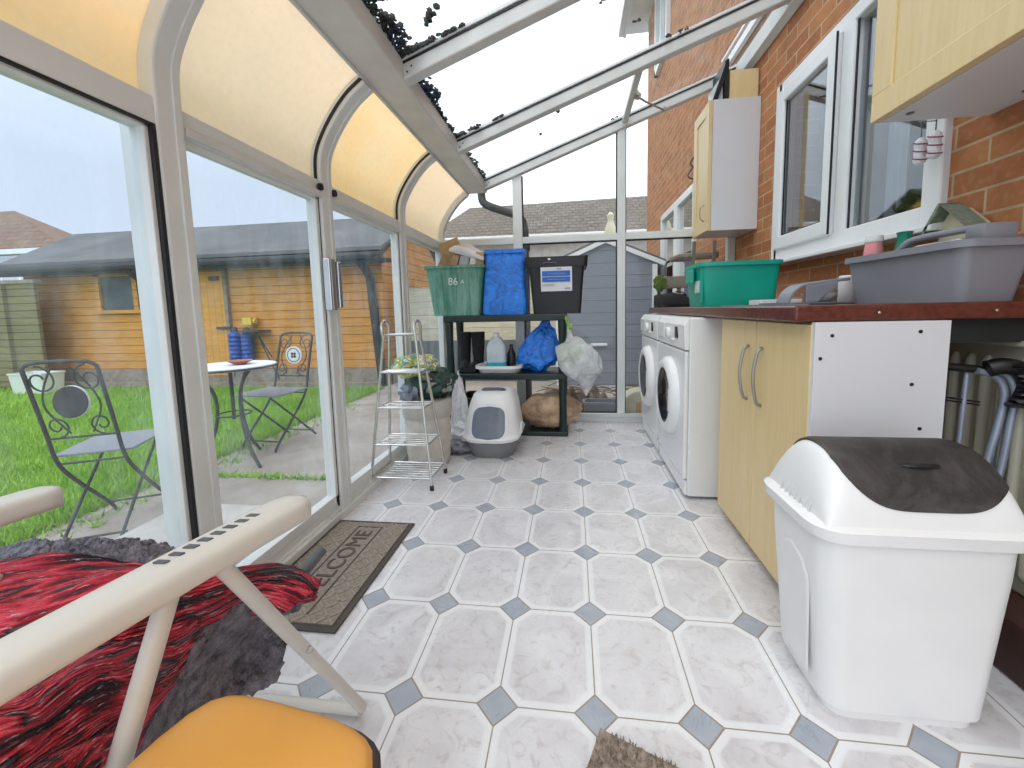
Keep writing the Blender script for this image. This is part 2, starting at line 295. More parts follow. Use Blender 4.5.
MT['label_blue'] = plain('blue_print', (0.02, 0.15, 0.60), 0.5); MT['skin'] = plain('tan_plastic', (0.55, 0.35, 0.2), 0.6)
MT['shed_dark'] = plain('dark_stain', (0.03, 0.032, 0.04), 0.8); MT['text'] = plain('white_marker', (0.75, 0.80, 0.76), 0.7)

# ------------------------------------------------------------------ geometry helpers
W = {}
class B:
    def __init__(s): s.b = bmesh.new(); s.uv = None
    def box(s, x0, x1, y0, y1, z0, z1):
        r = bmesh.ops.create_cube(s.b, size=1); M = Matrix.Translation(((x0+x1)/2, (y0+y1)/2, (z0+z1)/2)) @ Matrix.Diagonal((abs(x1-x0), abs(y1-y0), abs(z1-z0), 1))
        bmesh.ops.transform(s.b, matrix=M, verts=r['verts']); return s
    def beam(s, p, q, w, h, upv=(0, 0, 1)):
        p = Vector(p); q = Vector(q); d = (q-p); L = d.length; d.normalize(); u = Vector(upv); x = u.cross(d); x.normalize(); z = d.cross(x)
        r = bmesh.ops.create_cube(s.b, size=1); R = Matrix((x, d, z)).transposed().to_4x4()
        bmesh.ops.transform(s.b, matrix=Matrix.Translation((p+q)/2) @ R @ Matrix.Diagonal((w, L, h, 1)), verts=r['verts']); return s
    def tube(s, pts, r, n=8, closed=False, cap=True):
        pts = [Vector(p) for p in pts]; N = len(pts); rr = r if isinstance(r, (list, tuple)) else [r]*N
        rings = []; prev = None
        for i, p in enumerate(pts):
            a = pts[(i-1) % N] if (closed or i > 0) else p; c = pts[(i+1) % N] if (closed or i < N-1) else p
            t = (c-a).normalized()
            if prev is None: nrm = t.orthogonal().normalized()
            else:
                nrm = prev - t*prev.dot(t); nrm = nrm.normalized() if nrm.length > 1e-6 else t.orthogonal().normalized()
            prev = nrm; bi = t.cross(nrm)
            rings.append([s.b.verts.new(p+(nrm*math.cos(2*PI*k/n)+bi*math.sin(2*PI*k/n))*rr[i]) for k in range(n)])
        for i in range(N if closed else N-1):
            A = rings[i]; C = rings[(i+1) % N]
            for k in range(n): s.b.faces.new((A[k], A[(k+1) % n], C[(k+1) % n], C[k]))
        if not closed and cap: s.b.faces.new(rings[0][::-1]); s.b.faces.new(rings[-1])
        return s
    def strip(s, pts, w, t, widthdir=(0, 1, 0)):   # a flat bar swept along a path, width along widthdir
        wd = Vector(widthdir); pts = [Vector(p) for p in pts]; rings = []
        for i, p in enumerate(pts):
            a = pts[max(0, i-1)]; c = pts[min(len(pts)-1, i+1)]; tg = (c-a).normalized(); nn = wd.cross(tg).normalized()
            rings.append([s.b.verts.new(p+wd*sx*w/2+nn*sy*t/2) for sx, sy in ((-1, -1), (1, -1), (1, 1), (-1, 1))])
        for A, C in zip(rings, rings[1:]):
            for k in range(4): s.b.faces.new((A[k], A[(k+1) % 4], C[(k+1) % 4], C[k]))
        s.b.faces.new(rings[0][::-1]); s.b.faces.new(rings[-1]); return s
    def lathe(s, prof, c=(0, 0, 0), n=24, sx=1, sy=1, axis='z', cap=True):
        rings = []
        for r, z in prof:
            ring = []
            for k in range(n):
                a = 2*PI*k/n; v = Vector((r*math.cos(a)*sx, r*math.sin(a)*sy, z))
                if axis == 'x': v = Vector((v.z, v.x, v.y))
                if axis == 'y': v = Vector((v.x, v.z, v.y))
                ring.append(s.b.verts.new(Vector(c)+v))
            rings.append(ring)
        for A, C in zip(rings, rings[1:]):
            for k in range(n): s.b.faces.new((A[k], A[(k+1) % n], C[(k+1) % n], C[k]))
        if cap: s.b.faces.new(rings[0][::-1]); s.b.faces.new(rings[-1])
        return s
    def prism(s, pts, d):    # polygon of 3D points extruded by vector d
        d = Vector(d); a = [s.b.verts.new(Vector(p)) for p in pts]; c = [s.b.verts.new(Vector(p)+d) for p in pts]
        s.b.faces.new(a[::-1]); s.b.faces.new(c); n = len(a)
        for k in range(n): s.b.faces.new((a[k], a[(k+1) % n], c[(k+1) % n], c[k]))
        return s
    def quad(s, *p): s.b.faces.new([s.b.verts.new(Vector(q)) for q in p]); return s
    def tub(s, c, tw, td, bw, bd, h, th=0.006, r=0.03, lip=0.012, rot=0):   # hollow tapered open box with rolled lip, base at c
        def loop(w, d, z, rr):
            out = []; rr = min(rr, w/2-0.001, d/2-0.001)
            for cx, cy, a0 in ((w/2-rr, d/2-rr, 0), (-w/2+rr, d/2-rr, 90), (-w/2+rr, -d/2+rr, 180), (w/2-rr, -d/2+rr, 270)):
                for k in range(5):
                    a = math.radians(a0+k*22.5); out.append(Vector((cx+rr*math.cos(a), cy+rr*math.sin(a), z)))
            return out
        L = [loop(bw, bd, 0, r), loop(tw, td, h-0.02, r), loop(tw+2*lip, td+2*lip, h-0.02, r+lip), loop(tw+2*lip, td+2*lip, h, r+lip), loop(tw-2*th, td-2*th, h, r), loop(bw-2*th, bd-2*th, th, r)]
        Rz = Matrix.Rotation(rot, 4, 'Z'); Tn = Matrix.Translation(c)
        rings = [[s.b.verts.new(Tn @ Rz @ v) for v in l] for l in L]
        for A, C in zip(rings, rings[1:]):
            for k in range(20): s.b.faces.new((A[k], A[(k+1) % 20], C[(k+1) % 20], C[k]))
        s.b.faces.new(rings[0][::-1]); s.b.faces.new(rings[-1]); return s
    def blob(s, c, r, amp=0.2, fr=6, sub=4, seed=0, fn=None):
        q = bmesh.ops.create_icosphere(s.b, subdivisions=sub, radius=1)
        for v in q['verts']:
            d = v.co.normalized(); k = 1+amp*noise.noise(d*fr/3+Vector((seed, seed*1.7, 3)))*1.6+amp*0.35*noise.noise(d*fr+Vector((seed, 9, seed)))
            p = Vector((d.x*r[0]*k, d.y*r[1]*k, d.z*r[2]*k))
            if fn: p = fn(p)
            v.co = p+Vector(c)
        return s
    def grid(s, P, uv=True):   # P[i][j] vectors
        if uv and s.uv is None: s.uv = s.b.loops.layers.uv.new('UVMap')
        V = [[s.b.verts.new(p) for p in row] for row in P]; ni = len(P); nj = len(P[0])
        for i in range(ni-1):
            for j in range(nj-1):
                fc = s.b.faces.new((V[i][j], V[i+1][j], V[i+1][j+1], V[i][j+1]))
                if uv:
                    for lp, (a, c) in zip(fc.loops, ((i, j), (i+1, j), (i+1, j+1), (i, j+1))): lp[s.uv].uv = (c/(nj-1), a/(ni-1))
        return s
def put(name, b, mat, parent=None, bev=0.0, smooth=False, local=False, solid=0.0, seg=2, sub=0, label=None, world_base=True):
    bmesh.ops.recalc_face_normals(b.b, faces=b.b.faces[:]) if solid == 0 else None
    me = bpy.data.meshes.new(name)
    off = Matrix.Identity(4)
    if parent is not None:
        if not local: off = W[parent].inverted()
        Wm = W[parent]
    elif world_base:
        vs = [v.co for v in b.b.verts]; lo = [min(v[i] for v in vs) for i in range(3)]; hi = [max(v[i] for v in vs) for i in range(3)]
        Wm = Matrix.Translation(((lo[0]+hi[0])/2, (lo[1]+hi[1])/2, lo[2])); off = Wm.inverted()
    else: Wm = Matrix.Identity(4)
    bmesh.ops.transform(b.b, matrix=off, verts=b.b.verts)
    b.b.to_mesh(me); b.b.free()
    o = bpy.data.objects.new(name, me); COL.objects.link(o)
    if mat is not None: me.materials.append(MT[mat] if isinstance(mat, str) else mat)
    if parent is not None: o.parent = parent
    else: o.location = Wm.translation
    W[o] = Wm if parent is not None else Matrix.Translation(Wm.translation)
    if smooth: me.polygons.foreach_set('use_smooth', [True]*len(me.polygons))
    if solid: m = o.modifiers.new('solid', 'SOLIDIFY'); m.thickness = solid; m.offset = 0
    if sub: m = o.modifiers.new('sub', 'SUBSURF'); m.levels = sub; m.render_levels = sub
    if bev: m = o.modifiers.new('bevel', 'BEVEL'); m.width = bev; m.segments = seg; m.limit_method = 'ANGLE'; m.angle_limit = math.radians(40)
    if smooth: m = o.modifiers.new('split', 'EDGE_SPLIT'); m.split_angle = math.radians(42)
    if label: o['label'] = label
    return o
def tag(o, label, cat, group=None, kind=None):
    o['label'] = label; o['category'] = cat
    if group: o['group'] = group
    if kind: o['kind'] = kind
    return o
def struct(o, label=None, cat=None):
    o['kind'] = 'structure'
    if label: o['label'] = label
    if cat: o['category'] = cat
    return o
def thing(name, label, cat, loc, rotz=0, group=None, kind=None):
    o = bpy.data.objects.new(name, None); COL.objects.link(o); o.location = loc; o.rotation_euler = (0, 0, rotz); o.empty_display_size = 0.05
    W[o] = Matrix.Translation(loc) @ Matrix.Rotation(rotz, 4, 'Z')
    return tag(o, label, cat, group, kind)
def text(name, s, size, M, mat, parent, ext=0.0008, local=False, label=None):
    cu = bpy.data.curves.new('lettering', 'FONT'); cu.body = s; cu.size = size; cu.extrude = ext; cu.align_x = 'CENTER'; cu.align_y = 'CENTER'
    t = bpy.data.objects.new('lettering', cu); COL.objects.link(t); dg = bpy.context.evaluated_depsgraph_get()
    me = bpy.data.meshes.new_from_object(t.evaluated_get(dg)); bpy.data.objects.remove(t); bpy.data.curves.remove(cu)
    me.transform(M); me.transform(W[parent].inverted()) if not local else None
    me.materials.clear(); me.materials.append(MT[mat]); o = bpy.data.objects.new(name, me); COL.objects.link(o); o.parent = parent; W[o] = W[parent]
    if label: o['label'] = label
    return o
def copy_thing(root, loc, rotz=None):
    r = root.copy(); COL.objects.link(r); r.location = loc
    if rotz is not None: r.rotation_euler = (0, 0, rotz)
    for ch in list(root.children):
        c = ch.copy(); COL.objects.link(c); c.parent = r
        for g in list(ch.children): d = g.copy(); COL.objects.link(d); d.parent = c
    return r
def catmull(P, n):
    out = []
    for i in range(len(P)-1):
        p0 = P[max(0, i-1)]; p1 = P[i]; p2 = P[i+1]; p3 = P[min(len(P)-1, i+2)]
        for k in range(n):
            t = k/n; out.append(0.5*((2*p1)+(p2-p0)*t+(2*p0-5*p1+4*p2-p3)*t*t+(3*p1-p0-3*p2+p3)*t**3))
    out.append(P[-1]); return out
def cm(pts, n=6): return catmull([Vector(p) for p in pts], n)
def surf(G, n): # control grid -> dense grid
    rows = [catmull([Vector(p) for p in r], n) for r in G]; cols = list(zip(*rows)); cols = [catmull(list(c), n) for c in cols]; return [list(r) for r in zip(*cols)]

# ------------------------------------------------------------------ setting: floor, ground
b = B().quad((-1.2, -1.8, 0), (1.24, -1.8, 0), (1.24, 2.52, 0), (-1.2, 2.52, 0)); b.box(-1.2, 1.24, -1.8, 2.52, -0.12, -0.0005)
struct(put('floor', b, 'floor', world_base=False), 'white marbled octagon floor tiles with small blue grey diamonds', 'floor')
struct(put('patio', B().box(-2.72, 5, -3, 12, -0.22, -0.12).box(-2.72, -2.6, -3, 3.6, -0.2, -0.118), 'patio', world_base=False), 'worn concrete patio outside the glass', 'patio')
struct(put('lawn_soil', B().box(-16, -2.72, -3, 12, -0.24, -0.135), 'lawn', world_base=False), 'green ground under the lawn', 'lawn')
# grass blades as one mesh
rng = np.random.default_rng(3)
def grassmesh():
    N1, N2 = 60000, 26000
    x = np.concatenate([-2.68-rng.random(N1)**1.6*4.2, -2.7-rng.random(N2)*7.5, -2.45-rng.random(900)*0.3]); y = np.concatenate([rng.random(N1)*4.7-0.3, rng.random(N2)*4.7-0.3, rng.random(900)*3.2+0.2])
    gap = rng.random(350); x = np.concatenate([x, -2.4+gap*0.95]); y = np.concatenate([y, 1.45+rng.normal(0, 0.012, 350)])
    n = len(x); h = 0.035+rng.random(n)*0.055; h[N1+N2:] *= 0.6; a = rng.random(n)*2*PI; wd = 0.0035+rng.random(n)*0.004; ln = rng.normal(0, 0.025, (n, 2))
    co_ = np.zeros((n, 3, 3)); co_[:, 0, 0] = x-np.cos(a)*wd; co_[:, 0, 1] = y-np.sin(a)*wd; co_[:, 1, 0] = x+np.cos(a)*wd; co_[:, 1, 1] = y+np.sin(a)*wd
    co_[:, 2, 0] = x+ln[:, 0]; co_[:, 2, 1] = y+ln[:, 1]; co_[:, :2, 2] = -0.136; co_[:, 2, 2] = -0.136+h
    co_[N1+N2:, :, 2] += 0.015
    me = bpy.data.meshes.new('grass'); me.vertices.add(n*3); me.vertices.foreach_set('co', co_.ravel()); me.loops.add(n*3); me.loops.foreach_set('vertex_index', np.arange(n*3))
    me.polygons.add(n); me.polygons.foreach_set('loop_start', np.arange(0, n*3, 3)); me.polygons.foreach_set('loop_total', np.full(n, 3)); me.update(); me.materials.append(MT['grass'])
    o = bpy.data.objects.new('grass', me); COL.objects.link(o); return o
tag(grassmesh(), 'short bright green lawn grass beyond the patio', 'grass', kind='stuff')

# ------------------------------------------------------------------ conservatory frame
ARC = [(-1.105, 0.05), (-1.105, 1.0), (-1.103, 1.50), (-1.098, 1.60), (-1.065, 1.68), (-1.005, 1.768), (-0.945, 1.833), (-0.882, 1.880)]
def arc(off=0.0, z0=1.47):   # dense profile from z0 up, pushed outward by off
    P = catmull([Vector((x, 0, z)) for x, z in ARC[2:]], 6); out = []
    for i, p in enumerate(P):
        t = (P[min(i+1, len(P)-1)]-P[max(0, i-1)]).normalized(); nn = Vector((-t.z, 0, t.x)); out.append(p+nn*off)
    return out
POSTS = [-1.35, -0.60, 0.148, 0.838, 1.64, 2.47]
def post_bm(y, w=0.075, d=0.062):
    b = B(); pts = [Vector((-1.105-d/2, y, 0.03)), Vector((-1.105-d/2, y, 0.8)), Vector((-1.105-d/2, y, 1.44))]+[Vector((p.x, y, p.z)) for p in arc(d/2)]
    b.strip(pts, w, d); return b
wl = struct(put('wall_left', B().box(-1.20, -1.10, -1.8, 2.52, -0.05, 0.035).box(-1.185, -1.125, -1.8, 2.50, 0.035, 0.075).box(-1.14, -1.115, -1.8, 2.5, 0.0, 0.045), 'frame', bev=0.004), 'white framed glazed side wall of the conservatory with curved eaves', 'wall')
for i, y in enumerate(POSTS[:-1]):
    put('post', post_bm(y), 'frame', wl, bev=0.006)
    g = B(); y2 = y+0.040; 
    for yy in ((y-0.040, y+0.040) if i != 2 else (y+0.040,)):
        g.strip([Vector((-1.125, yy, 0.06)), Vector((-1.125, yy, 1.44))]+[Vector((p.x, yy, p.z)) for p in arc(0.022)], 0.005, 0.012)
    put('gasket', g, 'gasket', wl)
    # raised rib on the bar
    r2 = B().strip([Vector((-1.101, y+0.020, 0.08)), Vector((-1.103, y+0.020, 1.44))]+[Vector((p.x, y+0.020, p.z)) for p in arc(-0.002)], 0.020, 0.008); put('rib', r2, 'frame', wl)
tb = B()
for a, c in zip(POSTS, POSTS[1:]): tb.box(-1.165, -1.108, a+0.035, c-0.035, 1.435, 1.507)
put('transom', tb, 'frame', wl, bev=0.005)
tb2 = B().box(-1.120, -1.100, 0.19, 0.80, 1.437, 1.462).box(-1.120, -1.100, 0.88, 1.60, 1.437, 1.455); put('transom_bead', tb2, 'frame_grey', wl, bev=0.003)
# bay frames and panes
def bay(name, y0, y1, i, label):
    fr = B(); x0, x1 = -1.165, -1.12
    for a, c in ((y0, y0+0.014), (y1-0.020, y1)): fr.box(x0, x1, a, c, 0.075, 1.44)
    fr.box(x0, x1, y0, y1, 0.075, 0.115).box(x0, x1, y0, y1, 1.424, 1.437)
    o = struct(put(name, fr, 'frame', bev=0.003), label, 'window')
    put('pane', B().box(-1.146, -1.142, y0+0.010, y1-0.015, 0.11, 1.43), 'glass_side', o)
    return o
d1 = bay('door_1', -0.56, 0.108, 0, 'white framed sliding glass door nearest the camera')
put('edge_seal', B().box(-1.120, -1.108, 0.099, 0.1095, 0.08, 1.43).box(-1.117, -1.108, -0.5, 0.109, 1.430, 1.4365), 'gasket', d1)
put('sliding_stile', B().box(-1.205, -1.168, 0.10, 0.165, 0.03, 1.46), 'frame', d1, bev=0.003)
bay('window_1', 0.188, 0.798, 1, 'clear side pane looking on to the bistro table')
bay('window_2', 0.878, 1.60, 2, 'side pane behind the tall chrome rack')
bay('window_3', 1.68, 2.43, 3, 'side pane beside the black shelves')
bay('window_4', -1.31, -0.6, 3, 'side pane out of sight by the camera')
lk = put('lock', B().box(-1.102, -1.065, 0.775, 0.805, 0.955, 1.175), 'steel', wl, bev=0.004, label='brushed metal lock case'); put('lock_lever', B().box(-1.090, -1.055, 0.808, 0.832, 0.965, 1.165).box(-1.10, -1.07, 0.767, 0.774, 0.955, 1.175), 'chrome', lk, bev=0.003)
for yy, zz in ((0.785, 1.475), (0.885, 1.475)): put('knob', B().lathe([(0.004, 0), (0.015, 0.002), (0.015, 0.014), (0.004, 0.016)], (-1.105, yy, zz), 12, axis='x'), 'gasket', wl, smooth=True)
# ceiling : eave beam, rafters, roof glass, curved sheets
RS = 0.36
def rz(x): return 1.925+RS*(x+0.74)
cl = struct(put('ceiling', B().box(-0.905, -0.735, -1.8, 2.52, 1.905, 1.985).box(-0.90, -0.885, -1.8, 2.52, 1.895, 1.91).box(-0.76, -0.735, -1.8, 2.52, 1.985, 2.0), 'frame_grey', bev=0.006), 'sloping glass roof on white aluminium bars', 'ceiling')
for y in (-1.35, -0.6, 0.13, 0.885, 1.68, 2.45):
    p = (-0.76, y, rz(-0.76)+0.02); q = (1.2, y, rz(1.2)+0.02)
    rf = put('rafter', B().beam(p, q, 0.060, 0.072, (0, 0, 1)), 'frame_grey', cl, bev=0.006)
    put('rafter_cap', B().beam((-0.78, y, rz(-0.78)+0.062), (1.2, y, rz(1.2)+0.062), 0.075, 0.016), 'frame', cl, bev=0.003)
    put('gasket', B().beam((-0.78, y-0.031, rz(-0.78)+0.046), (1.2, y-0.031, rz(1.2)+0.046), 0.008, 0.008).beam((-0.78, y+0.031, rz(-0.78)+0.046), (1.2, y+0.031, rz(1.2)+0.046), 0.008, 0.008), 'gasket', cl)
    if y > 0: put('bolt', B().lathe([(0.002, -0.001), (0.007, 0), (0.006, 0.003), (0.001, 0.004)], (-0.70, y-0.0295, rz(-0.70)+0.02), 8, axis='y').lathe([(0.002, -0.001), (0.007, 0), (0.006, 0.003), (0.001, 0.004)], (-0.72, y-0.0295, rz(-0.72)+0.005), 8, axis='y'), 'gasket', cl)
ys = (-1.8, -1.35, -0.6, 0.13, 0.885, 1.68, 2.45)
for a, c in zip(ys, ys[1:]): put('roof_pane', B().prism([(-0.77, a+0.02, rz(-0.77)+0.052), (1.2, a+0.02, rz(1.2)+0.052), (1.2, c-0.02, rz(1.2)+0.052), (-0.77, c-0.02, rz(-0.77)+0.052)], (0, 0, 0.004)), 'glass_roof', cl)
put('vent_bar', B().beam((0.365, 1.70, rz(0.365)+0.03), (0.365, 2.43, rz(0.365)+0.03), 0.04, 0.04), 'frame_grey', cl, bev=0.004)
st = put('stay_arm', B().tube([(0.40, 2.05, rz(0.40)-0.0), (0.47, 2.14, rz(0.47)-0.02), (0.62, 2.36, rz(0.62)-0.03), (0.64, 2.41, rz(0.64)-0.02)], 0.007, 6), 'steel', cl, smooth=True)
put('stay_clamp', B().lathe([(0.004, -0.012), (0.022, -0.010), (0.022, 0.010), (0.004, 0.012)], (0.40, 2.04, rz(0.40)), 10, axis='y').box(0.375, 0.40, 2.0, 2.06, rz(0.4)-0.012, rz(0.4)+0.02).lathe([(0.003, -0.006), (0.014, -0.005), (0.014, 0.005), (0.003, 0.006)], (0.65, 2.415, rz(0.65)-0.015), 10, axis='y'), 'steel', st, smooth=True)
put('wall_plate', B().prism([(1.196, -1.8, 2.545), (1.15, -1.8, 2.565), (1.15, -1.8, 2.67), (1.196, -1.8, 2.70)], (0, 4.3, 0)), 'frame_grey', cl, bev=0.003)
for (a, c), mt in zip(((-1.35, -0.60), (-0.60, 0.148), (0.148, 0.838), (0.838, 1.64), (1.64, 2.47)), ('poly_b', 'poly_a', 'poly_b', 'poly_c', 'poly_d')):
    P = [[Vector((p.x, a+0.03+(c-a-0.06)*k/3, p.z)) for k in range(4)] for p in arc(0.045)]
    P[0] = [Vector((v.x, v.y, 1.50)) for v in P[0]]
    P.append([Vector((-0.885, v.y, 1.945)) for v in P[-1]])
    put('curved_sheet', B().grid(P), mt, cl, smooth=True, solid=0.003)
# moss
mb = B()
def clump(x, y, r, zoff=0.062):
    for k in range(3):
        q = bmesh.ops.create_icosphere(mb.b, subdivisions=1, radius=r*random.uniform(.5, 1)); o_ = Vector((x+random.uniform(-r, r), y+random.uniform(-r, r), 0)); o_.z = rz(o_.x)+zoff+r*0.3
        for v in q['verts']: v.co = Vector((v.co.x*random.uniform(.7, 1.4), v.co.y*random.uniform(.7, 1.4), v.co.z*0.7))+o_
for y in np.arange(0.15, 2.42, 0.0045):
    base = 0.045 if y < 0.85 else (0.040 if y < 1.2 else 0.018)
    d = abs((y-0.885+5*0.8) % 0.8); n_ = 2 if y < 1.3 else 1
    for k in range(n_): clump(-0.755+random.random()**1.6*base*1.7, y, 0.006+random.random()*0.008)
for k in range(60): t = random.random()**2; clump(-0.74+t*0.28, 0.845-random.random()*0.03*(1-t), 0.010)
for k in range(60): t = random.random()**2; clump(-0.74+t*0.2, 0.925+random.random()*0.03*(1-t), 0.010)
for k in range(45): t = random.random()**2; clump(-0.74+t*0.16, 1.64-random.random()*0.03, 0.010)
for k in range(10): clump(-0.47+random.uniform(-.03, .05), 1.635, 0.010)
for x, y in ((-0.55, 0.72), (0.28, 1.35), (0.30, 1.36), (-0.25, 2.1), (-0.12, 1.9), (0.3, 2.38), (0.27, 2.39), (0.5, 1.62), (0.56, 1.63), (0.6, 1.63), (0.1, 1.1), (-0.58, 0.74)): clump(x, y, 0.011 if x > -0.4 else 0.02)
tag(put('roof_moss', mb, 'dead_moss'), 'dark dead moss lying along the lower edge of the roof glass', 'moss', kind='stuff')

# end wall
we = struct(put('wall_end', B().box(-1.17, 1.2, 2.45, 2.50, 0.0, 0.055).box(-1.10, 1.17, 2.45, 2.495, 1.472, 1.525).box(1.14, 1.196, 2.45, 2.50, 0.05, 2.55), 'frame', bev=0.004), 'glazed end wall of the conservatory', 'wall')
put('arch', post_bm(2.47, 0.05), 'frame', we, bev=0.005)
put('post', B().box(0.312, 0.375, 2.44, 2.50, 0.05, rz(0.34)), 'frame', we, bev=0.004); put('post', B().box(-0.515, -0.44, 2.445, 2.495, 0.05, rz(-0.48)), 'frame', we, bev=0.004)
put('sill_rail', B().box(-1.1, 1.14, 2.43, 2.455, 0.045, 0.075), 'frame_grey', we, bev=0.003)
put('gasket', B().box(0.303, 0.311, 2.46, 2.475, 0.07, rz(0.3)-0.02).box(0.376, 0.382, 2.46, 2.475, 0.07, rz(0.38)-0.02).box(-0.439, -0.43, 2.46, 2.475, 0.07, rz(-0.44)-0.03).box(-0.44, 0.31, 2.462, 2.475, 1.462, 1.472).box(0.376, 1.14, 2.462, 2.475, 1.462, 1.472).box(-0.44, 0.31, 2.462, 2.475, 0.074, 0.082), 'gasket', we)
for x0, x1 in ((-1.10, -0.51), (-0.445, 0.315), (0.372, 1.145)):
    put('pane', B().box(x0, x1, 2.476, 2.480, 0.06, 1.475), 'glass_end', we)
AP = [(p.x, p.z) for p in arc(0.0)]
put('pane', B().prism([(-1.10, 2.476, 1.52)]+[(x, 2.476, z) for x, z in AP if z > 1.53]+[(-0.51, 2.476, rz(-0.51)), (-0.51, 2.476, 1.52)], (0, 0.004, 0)), 'glass_end', we)
for x0, x1 in ((-0.445, 0.315), (0.372, 1.145)): put('pane', B().prism([(x0, 2.476, 1.52), (x1, 2.476, 1.52), (x1, 2.476, rz(x1)), (x0, 2.476, rz(x0))], (0, 0.004, 0)), 'glass_end', we)

# ------------------------------------------------------------------ house wall with windows
def wall_grid(x0, x1, ys, zs, holes):
    b = B()
    for a, c in zip(ys, ys[1:]):
        for p, q in zip(zs, zs[1:]):
            if not any(a >= h[0]-1e-6 and c <= h[1]+1e-6 and p >= h[2]-1e-6 and q <= h[3]+1e-6 for h in holes): b.box(x0, x1, a, c, p, q)
    bmesh.ops.remove_doubles(b.b, verts=b.b.verts, dist=1e-5); return b
WIN = (0.69, 1.845, 1.19, 2.215); DR = (3.45, 5.0, 0.0, 2.17); UW = (4.7, 5.45, 4.2, 5.3)
wr = struct(put('wall_right', wall_grid(1.2, 1.42, [-1.9, 0.69, 1.845, 3.45, 4.7, 5.0, 5.45, 6.2], [-0.2, 0.0, 1.19, 2.17, 2.215, 4.2, 5.3, 5.5], [WIN, (3.45, 5.0, 0.0, 2.17), (4.7, 5.45, 4.2, 5.3)]), 'brick', world_base=False), 'orange brick house wall along the right side', 'wall')
w5 = struct(put('window_5', B().box(1.175, 1.26, 0.69, 0.765, 1.19, 2.215).box(1.175, 1.26, 1.775, 1.845, 1.19, 2.215).box(1.175, 1.26, 0.76, 1.81, 1.19, 1.27).box(1.175, 1.26, 0.76, 1.81, 2.15, 2.215).box(1.175, 1.26, 1.165, 1.245, 1.26, 2.16), 'upvc', bev=0.006), 'white framed kitchen window in the brick wall', 'window')
put('casement', B().box(1.155, 1.20, 1.25, 1.32, 1.262, 2.158).box(1.155, 1.20, 1.715, 1.781, 1.262, 2.158).box(1.155, 1.20, 1.31, 1.725, 1.262, 1.335).box(1.155, 1.20, 1.31, 1.725, 2.085, 2.158), 'upvc', w5, bev=0.008)
put('gasket', B().box(1.170, 1.176, 1.32, 1.328, 1.335, 2.085).box(1.170, 1.176, 1.707, 1.715, 1.335, 2.085).box(1.170, 1.176, 1.32, 1.74, 1.335, 1.342).box(1.185, 1.19, 1.155, 1.164, 1.27, 2.15).box(1.15, 1.158, 1.2445, 1.25, 1.262, 2.158), 'gasket', w5)
put('pane', B().box(1.180, 1.184, 1.315, 1.72, 1.33, 2.09), 'glass_house', w5); put('pane', B().box(1.21, 1.214, 0.76, 1.17, 1.265, 2.155), 'glass_house', w5)
put('sill', B().prism([(1.10, 0.62, 1.165), (1.26, 0.62, 1.165), (1.26, 0.62, 1.205), (1.175, 0.62, 1.20), (1.10, 0.62, 1.185)], (0, 1.245, 0)), 'upvc', w5, bev=0.004)
# room behind the window
struct(put('trim_1', B().box(1.44, 3.2, -0.6, 2.7, 0.6, 0.7).box(3.1, 3.2, -0.6, 2.7, 0.6, 2.8).box(1.44, 3.2, -0.7, -0.6, 0.6, 2.8).box(1.44, 3.2, 2.7, 2.8, 0.6, 2.8).box(1.44, 3.2, -0.6, 2.8, 2.7, 2.8), 'room', world_base=False), 'dim grey kitchen behind the window', 'room')
cb = B()
for y0, y1 in ((1.05, 1.16), (0.70, 0.90)):
    P = [[Vector((1.33+0.012*math.sin(k*1.3), y0+(y1-y0)*k/16, z)) for k in range(17)] for z in (1.3, 2.2)]; cb.grid(P)
struct(put('trim_2', cb, 'net', solid=0.003), 'pale net curtain hanging inside the kitchen window', 'curtain')
put('worktop_inside', B().box(1.43, 1.9, 0.3, 2.5, 0.9, 1.25), 'grey_dark', wr)
tag(put('houseplant', B().blob((1.36, 1.05, 1.33), (0.04, 0.07, 0.055), 0.5, 9), 'moss', smooth=True), 'small green houseplant seen behind the kitchen window pane', 'plant')
tag(put('folded_cloth', B().blob((1.33, 0.92, 1.31), (0.04, 0.055, 0.022), 0.15, 5), 'yellow', smooth=True), 'yellow folded cloth behind the kitchen window pane', 'cloth')
tag(put('folded_cloth', B().blob((1.33, 0.80, 1.295), (0.04, 0.055, 0.018), 0.15, 5), 'purple', smooth=True), 'purple folded cloth behind the kitchen window pane', 'cloth')
# outside part of the house
dd = struct(put('door_2', B().box(1.17, 1.27, 3.45, 3.52, 0, 2.17).box(1.17, 1.27, 4.93, 5.0, 0, 2.17).box(1.17, 1.27, 3.5, 4.95, 2.09, 2.17).box(1.17, 1.27, 4.12, 4.28, 0, 2.1).box(1.17, 1.27, 3.5, 4.95, 0, 0.2), 'upvc', bev=0.006), 'white framed patio doors on the house wall outside', 'door')
put('pane', B().box(1.21, 1.215, 3.5, 4.95, 0.2, 2.1), 'glass_house', dd)
put('backing', B().box(1.40, 1.42, 3.4, 5.0, 0, 2.2), 'room', dd)
uw = struct(put('window_6', B().box(1.15, 1.27, 4.7, 4.76, 4.2, 5.3).box(1.15, 1.27, 5.39, 5.45, 4.2, 5.3).box(1.15, 1.27, 4.7, 5.45, 4.2, 4.28).box(1.15, 1.27, 5.05, 5.1, 4.2, 5.3), 'upvc'), 'upper window of the house seen through the roof glass', 'window')
put('pane', B().box(1.2, 1.205, 4.7, 5.45, 4.2, 5.3), 'glass_house', uw); put('backing', B().box(1.40, 1.42, 4.7, 5.45, 4.2, 5.3), 'lettuce', uw)
